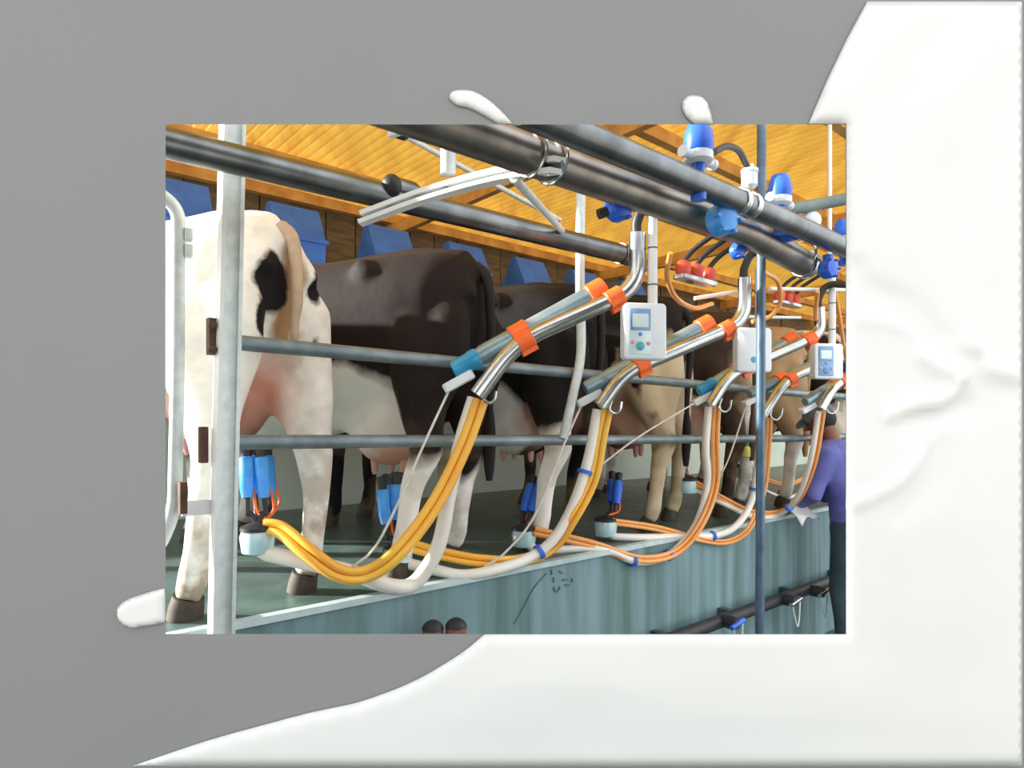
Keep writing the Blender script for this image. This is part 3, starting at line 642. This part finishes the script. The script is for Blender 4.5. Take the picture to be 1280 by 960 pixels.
cow_specs = [
    # u, v, lf, rf, udder, material, label, tail material colour
    (0.80, 2.16, (-0.30, 0.02), (0.08, -0.08), (0.26, 0.70, 0.16, 0.17, 0.20), cow_mat('coat_white', WHT, [(TAN, [((0.02, -0.06, 0.98), (0.05, 0.12, 0.22))], 0.3), (PNK, [((0, 0.24, 0.66), (0.19, 0.26, 0.24))], 0.25),
        (BLK, [((-0.07, -0.05, 1.04), (0.075, 0.10, 0.10)), ((-0.12, -0.03, 0.92), (0.05, 0.10, 0.07)), ((0.13, 0.0, 1.06), (0.05, 0.10, 0.07)), ((0.12, 0.0, 0.86), (0.03, 0.1, 0.05))], 0.12)], warp=0.05, wscale=9, dirt_amt=0.55), 'white cow with black patches on her rump, first on the left', (206, 178, 150)),
    (1.62, 2.16, (-0.34, 0.10), (0.0, 0.06), (0.36, 0.58, 0.17, 0.20, 0.19), cow_mat('coat_black_white_belly', DBR, [(WHT, [((-0.25, 0.62, 0.55), (0.32, 0.48, 0.30)), ((-0.2, 0.75, 0.8), (0.3, 0.14, 0.14))] + LEGW, 0.06), (PNK, [((0, 0.34, 0.44), (0.17, 0.22, 0.10))], 0.3)], warp=0.07, wscale=4), 'nearly black cow with a pointed white belly patch, beside the white cow', BLK),
    (2.36, 2.20, (-0.32, 0.10), (0.10, 0.10), (0.33, 0.60, 0.16, 0.20, 0.18), cow_mat('coat_black_white_udder', BLK, [(WHT, [((-0.2, 0.55, 0.58), (0.30, 0.32, 0.28)), ((-0.3, 0.05, 0.16), (0.2, 0.25, 0.42))], 0.06), (PNK, [((-0.05, 0.18, 0.68), (0.12, 0.22, 0.22))], 0.3)], warp=0.08, wscale=4), 'black cow with one white hind leg, her rump behind the front arm', BLK),
    (3.10, 2.18, (-0.28, 0.06), (0.14, 0.02), (0.28, 0.60, 0.15, 0.18, 0.18), cow_mat('coat_black_buff', BLK, [((206, 190, 160), [((-0.2, 0.05, 0.74), (0.14, 0.3, 0.34)), ((0.15, -0.02, 0.5), (0.2, 0.25, 0.44))] + LEGW, 0.10), (PNK, UDP, 0.3)], warp=0.12), 'black cow with buff thighs and mottled legs, behind the second arm', BLK),
    (3.86, 2.2, (-0.26, 0.06), (0.16, 0.0), (0.28, 0.62, 0.15, 0.18, 0.18), cow_mat('coat_brown_white', (60, 48, 42), [((196, 172, 140), [((0.0, -0.05, 0.85), (0.22, 0.22, 0.34))], 0.3), (WHT, [((0.12, 0.0, 0.35), (0.16, 0.25, 0.42)), ((-0.2, 0.4, 0.6), (0.25, 0.3, 0.2))], 0.10), (PNK, UDP, 0.3)], warp=0.12), 'dark brown cow with a pale brown rump, behind the third arm', (90, 70, 56)),
    (4.62, 2.2, (-0.26, 0.05), (0.16, 0.05), (0.28, 0.62, 0.15, 0.18, 0.18), cow_mat('coat_buff', (168, 142, 112), [(DBR, [((0, 0.9, 1.0), (0.5, 0.5, 0.45))], 0.2), (WHT, LEGW, 0.15)], warp=0.12), 'buff rumped cow standing behind the slim post', TAN),
    (5.36, 2.2, (-0.24, 0.05), (0.18, 0.05), (0.28, 0.62, 0.15, 0.18, 0.18), cow_mat('coat_white_grey', (214, 206, 190), [(BLK, [((-0.2, 0.3, 1.0), (0.3, 0.5, 0.35)), ((0.2, 0.0, 0.7), (0.12, 0.25, 0.2))], 0.1)], warp=0.14), 'black and greyish white cow just left of the man', BLK),
    (6.10, 2.2, (-0.24, 0.05), (0.18, 0.05), (0.28, 0.62, 0.15, 0.18, 0.18), cow_mat('coat_black', BLK, [(WHT, LEGW, 0.1)], warp=0.12), 'black cow behind the man, last in view', BLK),
]
cow_rot = math.atan2(-VDIR.x, VDIR.y) + PHI
cows = []
for i, (u, v, lf, rf2, ud, cm, lb, tc_) in enumerate(cow_specs):
    root = thing('cow', lb, 'cow', W(u, v, PLAT), 'cows standing in the milking stalls'); root.rotation_euler.z = cow_rot
    me = cow_mesh(lf, rf2, ud, 1.0 + 0.015 * math.sin(i * 2.3)); me.materials.append(cm)
    def part(name, mb, m_, par=None):
        o = bpy.data.objects.new(name, mb if isinstance(mb, bpy.types.Mesh) else mb.mesh(name)); COL.objects.link(o); o.parent = par or root
        if not isinstance(mb, bpy.types.Mesh): smooth(o.data, 50); o.data.materials.append(MATS[m_] if isinstance(m_, str) else m_)
        return o
    part('body', me, None)
    key = 'tail_%d_%d_%d' % tc_
    if key not in MATS: mat(key, tc_, 0.8, scale=30)
    sw = 0.03 * math.sin(i * 1.7)
    tl_ = part('tail', MB().tube(catmull([(0, -0.03, 1.24), (0.0, -0.085, 1.18), (0.005 + sw * 0.3, -0.095, 1.0), (0.01 + sw, -0.08, 0.78 if i else 0.93), (0.015 + sw, -0.075, 0.62 if i else 0.86)], 6), [0.026 - 0.013 * k / 24 for k in range(25)], 10), key)
    if i: part('tail_switch', MB().tube(catmull([(0.015 + sw, -0.075, 0.64), (0.015 + sw, -0.075, 0.54), (0.02 + sw, -0.07, 0.42), (0.02 + sw, -0.07, 0.34)], 5), [0.014 + 0.012 * math.sin(PI * min(1, k / 15 * 0.95 + 0.05)) for k in range(16)], 10), key, tl_)
    for fx, fy in (lf, rf2, (-0.16, 1.43), (0.16, 1.43)):
        hf = part('hoof', MB().tube([(fx, fy + 0.035, 0.0), (fx, fy + 0.028, 0.035), (fx, fy + 0.018, 0.068)], [0.051, 0.049, 0.044], 14), 'hoof_horn')
    for s_ in (-1, 1): part('eye', MB().ell((s_ * 0.098, 2.17, 1.08), XYZ, (0.015, 0.022, 0.02), 10, 8), 'eye_dark')
    uy, uz, uw, ul, uh = ud
    for sx in (-1, 1):
        for sy in (-1, 1):
            part('teat', MB().lathe((sx * 0.065, uy + sy * 0.075, uz - uh * 0.82), (0, 0, -1), ((0, 0.018), (0.05, 0.014), (0.065, 0.008)), 10), 'teat_pink')
    cows.append((root, ud))
def cow_point(i, x, y, z):
    r = cows[i][0]; return r.location + Matrix.Rotation(cow_rot, 3, 'Z') @ Vector((x, y, z))

# ================================================================== MILKING CLUSTERS WITH THEIR HOSES
def cluster(i, claw, cups, white, orange, label, shell='sky_blue_plastic', hosem='orange_hose', bands=(), rw=0.02, ro=0.011):
    """claw: (x, y, v) pixel; cups: list of (top, bottom) pixel pairs with v; hoses: pixel paths with v"""
    c = P(*claw); t = thing('milking_cluster', label, 'milking cluster', c - ZD * 0.05, 'milking clusters under the cows')
    obj('claw_bowl', MB().lathe(c - ZD * 0.045, ZD, ((0, 0.03), (0.008, 0.05), (0.06, 0.058), (0.085, 0.05), (0.095, 0.025)), 18), 'claw_clear', t)
    obj('claw_cover', MB().lathe(c + ZD * 0.035, ZD, ((0, 0.056), (0.012, 0.056), (0.024, 0.03), (0.03, 0.012)), 18), 'black_rubber', t)
    for (tp, bt) in cups:
        T, B = P(*tp), P(*bt); d = (B - T).normalized(); ln = (B - T).length
        cu = obj('teat_cup', MB().lathe(T, d, ((0, 0.019), (0.006, 0.024), (ln * 0.75, 0.024), (ln, 0.018)), 16), shell, t)
        obj('liner', MB().lathe(T - d * 0.05, d, ((0, 0.014), (0.006, 0.02), (0.03, 0.019), (0.054, 0.016)), 14), 'black_rubber', cu)
        obj('milk_tube', MB().tube(catmull([B - d * 0.01, B + d * 0.05, (B + c) / 2 + (B - c) * 0.12 + ZD * 0.0, c + ZD * 0.045 + (B - c) * 0.12], 6), 0.009, 10), 'black_rubber', cu)
        obj('air_tube', MB().tube(catmull([B - d * 0.03 + UDIR * 0.022, B + d * 0.04 + UDIR * 0.03, c + ZD * 0.06 + UDIR * 0.02], 6), 0.005, 8), 'orange_plastic', cu)
    wp = catmull([P(*p) for p in white], 8)
    wh = obj('milk_hose', MB().tube([c - ZD * 0.02] + wp, rw, 14), 'white_hose', t)
    for k in bands:
        j = int(k * (len(wp) - 2)); d = wp[j + 1] - wp[j]
        obj('hose_band', MB().lathe(wp[j], d, ((-0.008, rw + 0.010), (0.008, rw + 0.010)), 14), 'blue_plastic', wh)
    op = catmull([P(*p) for p in orange], 8)
    for s_ in (-1, 1):
        q = []
        for j, p in enumerate(op):
            tn = (op[min(j + 1, len(op) - 1)] - op[max(j - 1, 0)]).normalized(); sd = tn.cross(Vector((p.x, p.y, p.z)).normalized()).normalized()
            q.append(p + sd * ro * s_ * 0.98)
        obj('pulse_hose', MB().tube(q, ro, 12), hosem, t)
    return t
cluster(0, (322, 676, 2.18), [((308, 571, 2.22), (309, 622, 2.2)), ((326, 571, 2.2), (330, 622, 2.19)), ((316, 570, 2.30), (319, 618, 2.26)), ((334, 570, 2.28), (337, 617, 2.25))],
    [(335, 692, 2.15), (385, 703, 2.05), (440, 716, 1.97), (490, 733, 1.93), (520, 727, 1.92), (548, 682, 1.89), (562, 615, 1.87), (577, 550, 1.85), (593, 498, 1.83)],
    [(330, 658, 2.150), (352, 663, 2.100), (385, 690, 2.000), (425, 717, 1.930), (462, 716, 1.900), (500, 688, 1.855), (545, 628, 1.835), (580, 558, 1.815), (601, 500, 1.795)], 'cluster with blue cups under the white cow, on thick yellow and white hoses', rw=0.027, ro=0.0145)
cluster(1, (497, 700, 2.14), [((478, 612, 2.2), (482, 655, 2.18)), ((494, 606, 2.2), (495, 650, 2.18)), ((483, 608, 2.3), (486, 645, 2.26)), ((500, 606, 2.28), (500, 645, 2.25))],
    [(512, 705, 2.1), (545, 713, 2.02), (580, 719, 1.96), (620, 712, 1.93), (662, 697, 1.92), (692, 674, 1.89), (716, 632, 1.87), (735, 575, 1.85), (747, 512, 1.83)],
    [(505, 680, 2.120), (550, 692, 2.050), (600, 701, 1.980), (650, 701, 1.940), (690, 684, 1.910), (715, 650, 1.855), (741, 600, 1.835), (752, 545, 1.815), (759, 512, 1.795)], 'cluster with blue cups under the nearly black cow with white belly', hosem='orange_hose', bands=(0.57, 0.87), rw=0.022, ro=0.013)
cluster(2, (655, 672, 2.16), [((676, 604, 2.22), (664, 640, 2.18)), ((664, 606, 2.26), (655, 640, 2.22)), ((682, 608, 2.28), (672, 640, 2.24))],
    [(668, 686, 2.1), (690, 688, 2.06), (735, 685, 1.99), (765, 690, 1.95), (800, 702, 1.92), (840, 691, 1.92), (870, 656, 1.89), (884, 606, 1.87), (882, 560, 1.85), (886, 508, 1.83)],
    [(668, 664, 2.100), (700, 671, 2.040), (745, 682, 1.970), (800, 699, 1.910), (845, 690, 1.900), (876, 655, 1.855), (894, 605, 1.835), (894, 550, 1.815), (896, 508, 1.795)], 'tilted cluster with blue cups under the black cow with a white leg', shell='blue_plastic', hosem='peach_hose', bands=(0.43, 0.56), rw=0.02, ro=0.011)
cluster(3, (757, 660, 2.1), [((773, 602, 2.18), (770, 630, 2.15)), ((765, 600, 2.24), (764, 628, 2.2))],
    [(768, 671, 2.06), (800, 672, 2), (850, 671, 1.95), (890, 670, 1.93), (918, 659, 1.89), (938, 630, 1.87), (946, 588, 1.85), (951, 522, 1.83)],
    [(765, 652, 2.060), (820, 660, 1.990), (870, 673, 1.930), (910, 677, 1.920), (938, 658, 1.855), (955, 610, 1.835), (960, 560, 1.815), (962, 522, 1.795)], 'cluster with dark blue cups under the cow with buff thighs', shell='blue_plastic', hosem='peach_hose', bands=(0.45, 0.8), rw=0.019, ro=0.009)
cluster(4, (860, 608, 2.2), [((844, 560, 2.26), (848, 588, 2.24)), ((853, 560, 2.3), (856, 586, 2.28))],
    [(872, 614, 2.15), (905, 630, 2.0), (938, 645, 1.93), (970, 645, 1.86), (995, 624, 1.7), (1012, 580, 1.58), (1023, 515, 1.5)],
    [(870, 604, 2.15), (905, 624, 2.0), (940, 640, 1.93), (975, 640, 1.85), (1000, 620, 1.68), (1018, 575, 1.57), (1028, 515, 1.5)], 'pale cluster with blue cups under the dark brown cow', shell='blue_plastic', hosem='peach_hose', bands=(0.62,), rw=0.014, ro=0.009)
cluster(5, (930, 590, 2.3), [((924, 540, 2.34), (926, 566, 2.32)), ((932, 534, 2.36), (933, 560, 2.34))],
    [(938, 600, 2.3), (960, 615, 2.3), (985, 622, 2.25), (1010, 610, 2.2)], [(936, 584, 2.3), (960, 600, 2.3), (985, 605, 2.25), (1010, 596, 2.2)],
    'far cluster behind the slim post', shell='blue_plastic', hosem='peach_hose', rw=0.013, ro=0.008)
c = P(932, 560, 2.15); t = thing('spray_bottle', 'small yellow bottle with a green cap hanging left of the slim post', 'bottle', c - ZD * 0.05)
obj('body', MB().lathe(c - ZD * 0.06, ZD, ((0, 0.024), (0.005, 0.03), (0.06, 0.03), (0.075, 0.018)), 12), 'ear_tag_yellow', t)
obj('cap', MB().lathe(c + ZD * 0.012, ZD, ((0, 0.02), (0.03, 0.022), (0.06, 0.016)), 12), 'green_plastic', t)

# ================================================================== BLUE FEED BINS
bin_labels = ['blue feed bin behind the galvanised post', 'blue feed bin seen above the white cow\'s back', 'blue feed bin below the left end of the curved bracket', 'blue feed bin behind the dark pipe, third to the right of the white cow',
              'faint blue feed bin above the black cow, left of the bent divider pipe', 'blue feed bin just right of the bent divider pipe', 'farthest blue feed bin behind the first display box']
for i, lb in enumerate(bin_labels):
    u = 0.72 + 0.755 * i if i else 0.72
    c = W(u + 0.325, 4.5, 1.25); t = thing('feed_bin', lb, 'feed bin', c - ZD * 0.33, 'blue feed bins in front of the cows')
    def q(du, dv, dz): return c + UDIR * du + VDIR * dv + ZD * dz
    prof = [(-0.13, -0.33), (0.13, -0.33), (0.16, 0.05), (0.03, 0.30), (-0.03, 0.30), (-0.16, 0.05)]
    obj('hopper', MB().prism([q(-0.18, a_, z_) for a_, z_ in prof], UDIR * 0.36), 'bin_blue', t, ang=20)
    obj('rim', MB().prism([q(-0.195, a_, z_) for a_, z_ in ((-0.17, 0.03), (0.17, 0.03), (0.17, 0.06), (-0.17, 0.06))], UDIR * 0.39), 'bin_blue', t, ang=20)
    obj('chute', MB().tube([q(0, 0.02, -0.32), q(0, 0.02, -0.52)], 0.05, 12), 'bin_blue', t)
    obj('bracket', MB().box(q(0, 0.61, -0.1), UVZ, (0.04, 0.96, 0.04)), 'dark_steel', t)

# ================================================================== THE MAN IN THE PIT
mpos = W(4.19, 1.62, PITZ); man = thing('person', 'man in blue shirt and grey cap bending towards the cows at the right', 'person', mpos)
face = Vector((-0.58, 0.81, 0)).normalized(); mrot = math.atan2(-face.x, face.y); man.rotation_euler.z = mrot; man.scale = (0.955,) * 3
def mpart(name, me, m_, par=None):
    o = bpy.data.objects.new(name, me if isinstance(me, bpy.types.Mesh) else me.mesh(name)); COL.objects.link(o); o.parent = par or man
    if not isinstance(me, bpy.types.Mesh): smooth(o.data, 60)
    o.data.materials.append(MATS[m_]); return o
# local: +y the way he faces, x his right, origin between his feet
m_ = MB()
m_.tube([(0, 0.13, 1.36), (0, 0.16, 1.44), (0, 0.19, 1.50)], [0.06, 0.052, 0.052], 12)                     # neck
hd = Vector((0, 0.23, 1.545)); fw = Vector((0, 0.86, -0.5)).normalized(); upv = Vector((0, 0.5, 0.86)).normalized(); sx = Vector((1, 0, 0))
m_.ell(hd + upv * 0.02, (sx, fw, upv), (0.074, 0.093, 0.105)); m_.ell(hd + fw * 0.03 - upv * 0.06, (sx, fw, upv), (0.056, 0.066, 0.06))
m_.tube([hd + fw * 0.085 + upv * 0.03, hd + fw * 0.118 - upv * 0.012, hd + fw * 0.09 - upv * 0.022], [0.010, 0.015, 0.011], 8)     # nose
m_.tube([hd + fw * 0.088 - upv * 0.05 - sx * 0.02, hd + fw * 0.096 - upv * 0.05, hd + fw * 0.088 - upv * 0.05 + sx * 0.02], 0.009, 8)   # lips
for s_ in (-1, 1): m_.ell(hd + sx * 0.077 * s_ - fw * 0.005, (sx, fw, upv), (0.012, 0.022, 0.034))
arms_j = {-1: ((-0.19, 0.10, 1.32), (-0.29, 0.12, 1.06), (-0.21, 0.30, 0.985)), 1: ((0.19, 0.10, 1.32), (0.27, 0.17, 1.06), (0.04, 0.37, 0.985))}
for s_, (sh, el, wr) in arms_j.items():
    sh, el, wr = map(Vector, (sh, el, wr)); d = (wr - el).normalized()
    m_.tube([(0, 0.13, 1.38), sh - Vector((s_ * 0.03, 0, 0)), sh.lerp(el, 0.5), el], [0.05, 0.05, 0.045, 0.04], 12)
    m_.tube([el.lerp(wr, 0.0), el.lerp(wr, 0.5), wr, wr + d * 0.03], [0.04, 0.037, 0.027, 0.026], 12)
    side = d.cross(ZD).normalized(); pc = wr + d * 0.065
    m_.ell(pc, (d, side, side.cross(d)), (0.05, 0.042, 0.017))
    for k, off in enumerate((-0.03, -0.010, 0.011, 0.031)):                                                # four fingers, curled
        L_ = (0.07, 0.08, 0.075, 0.058)[k]; b0_ = pc + d * 0.038 + side * off
        m_.tube([b0_, b0_ + d * L_ * 0.45 - ZD * 0.008, b0_ + d * L_ * 0.7 - ZD * 0.03, b0_ + d * L_ * 0.72 - ZD * 0.05], [0.0095, 0.009, 0.0085, 0.007], 8)
    tb0 = pc - d * 0.015 + side * 0.036 * -s_
    m_.tube([tb0, tb0 + d * 0.03 - side * 0.03 * s_ - ZD * 0.012, tb0 + d * 0.055 - side * 0.025 * s_ - ZD * 0.03], [0.012, 0.011, 0.008], 8)
mpart('body', remesh(m_, 'person_body', 0.007, 3), 'skin_brown')
m_ = MB()   # shirt: torso and sleeves
def ov(y, z, w, d_): return [Vector((w * math.cos(a), y + d_ * math.sin(a), z)) for a in (2 * PI * k / 20 for k in range(20))]
m_.quadring([ov(0.0, 0.88, 0.185, 0.13), ov(0.01, 1.0, 0.185, 0.135), ov(0.045, 1.15, 0.20, 0.14), ov(0.085, 1.28, 0.205, 0.135), ov(0.11, 1.36, 0.16, 0.10), ov(0.14, 1.415, 0.075, 0.07)])
for s_, (sh, el, wr) in arms_j.items():
    sh, el, wr = map(Vector, (sh, el, wr))
    m_.tube([sh - Vector((s_ * 0.06, 0, -0.01)), sh, sh.lerp(el, 0.5), el, el.lerp(wr, 0.55), el.lerp(wr, 0.62)], [0.08, 0.078, 0.066, 0.058, 0.052, 0.05], 14)
mpart('shirt', remesh(m_, 'shirt', 0.012, 4), 'shirt_blue')
m_ = MB()
m_.quadring([ov(0.0, 0.94, 0.178, 0.125), ov(-0.005, 0.85, 0.19, 0.14), ov(-0.005, 0.76, 0.18, 0.135)])
for s_ in (-1, 1): m_.tube([(s_ * 0.09, 0, 0.82), (s_ * 0.1, 0.01, 0.62), (s_ * 0.11, 0.03, 0.46), (s_ * 0.115, 0.0, 0.28), (s_ * 0.12, -0.01, 0.1)], [0.10, 0.092, 0.074, 0.07, 0.066], 14)
mpart('trousers', remesh(m_, 'trousers', 0.014, 4), 'trousers_teal')
for s_ in (-1, 1):
    m_ = MB(); m_.tube([(s_ * 0.12, -0.01, 0.2), (s_ * 0.12, -0.01, 0.06)], [0.058, 0.056], 12); m_.ell((s_ * 0.125, 0.06, 0.045), XYZ, (0.05, 0.135, 0.05)); m_.box((s_ * 0.125, 0.05, 0.012), XYZ, (0.09, 0.24, 0.024))
    mpart('boot', remesh(m_, 'boot', 0.011, 3), 'boot_black')
m_ = MB(); m_.ell(hd + upv * 0.045 - fw * 0.006, (sx, fw, upv), (0.088, 0.106, 0.088), 18, 12)
cp = mpart('cap', m_, 'cap_grey')
br = MB(); ring_t, ring_b = [], []
for k in range(13):
    a_ = PI * k / 12; p_ = hd + upv * 0.05 + fw * (0.07 + 0.10 * math.sin(a_)) + sx * 0.08 * math.cos(a_) - upv * 0.02 * math.sin(a_); ring_t.append(p_ + upv * 0.004); ring_b.append(p_ - upv * 0.004)
mpart('cap_peak', br.quadring([ring_b, ring_t]), 'cap_grey', cp)
m_ = MB(); m_.ell(hd - fw * 0.022 - upv * 0.012, (sx, fw, upv), (0.079, 0.082, 0.075), 16, 10); mpart('hair', m_, 'hair_black')
for s_ in (-1, 1): mpart('eye', MB().ell(hd + fw * 0.08 + sx * 0.032 * s_ + upv * 0.018, (sx, fw, upv), (0.012, 0.008, 0.008), 8, 6), 'eye_dark')
# white cloth in his hand
R = Matrix.Rotation(mrot, 3, 'Z'); hp_ = P(1004, 626, 1.845)
m_ = MB(); g = 8
for i in range(g + 1):
    for j in range(g + 1):
        a_, b2 = i / g - 0.5, j / g - 0.5
        m_.v.append(hp_ + UDIR * (a_ * 0.24) + VDIR * (0.10 * b2) + ZD * (0.10 * b2 - 0.12 * abs(a_) ** 1.5 + 0.015 * math.sin(9 * a_ + 5 * b2) - 0.04))
for i in range(g):
    for j in range(g): k = i * (g + 1) + j; m_.f.append((k, k + 1, k + g + 2, k + g + 1))
o = obj('wiping_cloth', m_, 'white_paint', label='white cloth held in the man\'s hand over the platform edge', cat='cloth'); o.modifiers.new('t', 'SOLIDIFY').thickness = 0.004

# ================================================================== LOW LINE WITH JETTERS ALONG THE PIT WALL
lz = -1.05; lv = 1.86
t = thing('wash_manifold', 'dark wash pipe running low along the pit wall at the right', 'pipe', W(3.0, lv, lz))
obj('pipe', MB().tube([W(2.3, lv, lz), W(6.5, lv, lz)], 0.035, 14), 'black_rubber', t)
for u in (2.6, 3.2, 3.9, 4.6): obj('bracket', MB().box(W(u, lv + 0.045, lz), UVZ, (0.04, 0.09, 0.06)), 'dark_steel', t)
for k, (x, y) in enumerate(((995, 752), (1030, 741), (922, 780))):
    c = P(x, y, 1.76); t = thing('jetter', ('silver handled jetter with wire loop left of the man\'s legs', 'silver handled jetter with wire loop right at the man\'s legs', 'blue handled jetter near the foot of the slim post')[k], 'jetter', c, 'jetters on the low wash pipe')
    obj('handle', MB().tube([c - UDIR * 0.06 - ZD * 0.01, c + UDIR * 0.06 + ZD * 0.01], 0.013, 10), 'steel' if k < 2 else 'blue_plastic', t)
    obj('wire_loop', MB().tube(catmull([c - UDIR * 0.05, c - ZD * 0.10 - UDIR * 0.01, c - ZD * 0.15 + UDIR * 0.02, c - ZD * 0.10 + UDIR * 0.04, c + UDIR * 0.05], 6), 0.005, 8), 'galvanised', t)
    obj('rubber_boot', MB().lathe(c + VDIR * 0.0, VDIR, ((0, 0.03), (0.03, 0.036), (0.08, 0.036), (0.1, 0.025)), 12), 'black_rubber', t)
# two dark rounded tops at the bottom edge, on one bracket
for k, (x, y, lb) in enumerate(((555, 790, 'dark rounded top with brown side at the bottom edge, the left one'), (569, 787, 'dark rounded top with brown side at the bottom edge, the right one'))):
    c = P(x - 14 + 15 * k, y - 2, 1.80 if k else 1.84); t = thing('teat_spray_cup', lb, 'cup', c - ZD * 0.1, 'dark topped cups below the platform edge')
    obj('body', MB().lathe(c - ZD * 0.10, ZD, ((0, 0.03), (0.08, 0.036), (0.108, 0.036)), 16), 'cup_brown', t)
    obj('lid', MB().lathe(c + ZD * 0.004, ZD, ((0, 0.038), (0.008, 0.037), (0.020, 0.029), (0.029, 0.015), (0.032, 0.004)), 16), 'black_rubber', t)
    obj('holder', MB().box(c - ZD * 0.07 + VDIR * 0.06, UVZ, (0.02, 0.16, 0.02)), 'dark_steel', t)
# painted marks on the pit wall
def stroke(pts, w):
    pts = [P(x, y, 1.9475) for x, y in pts]; m_ = MB(); path = catmull(pts, 4) if len(pts) > 2 else pts
    return m_.tube(path, w, 6)
t = thing('wall_marking', 'small dark painted number on the pit wall below the hoses', 'marking', P(700, 735, 1.9475))
for pts in ([(689, 712), (690, 718)], [(699, 714), (703, 716)], [(692, 722), (692, 728)], [(692, 734), (694, 739), (698, 738), (700, 733)], [(703, 725), (709, 724)], [(715, 723), (715, 728)], [(706, 731), (712, 731)]):
    obj('stroke', stroke(pts, 0.004), 'mark_dark', t)
obj('wall_stain', stroke([(683, 717), (668, 734), (655, 758), (643, 780)], 0.0035), 'mark_dark', label='dark diagonal streak on the pit wall left of the number', cat='stain')
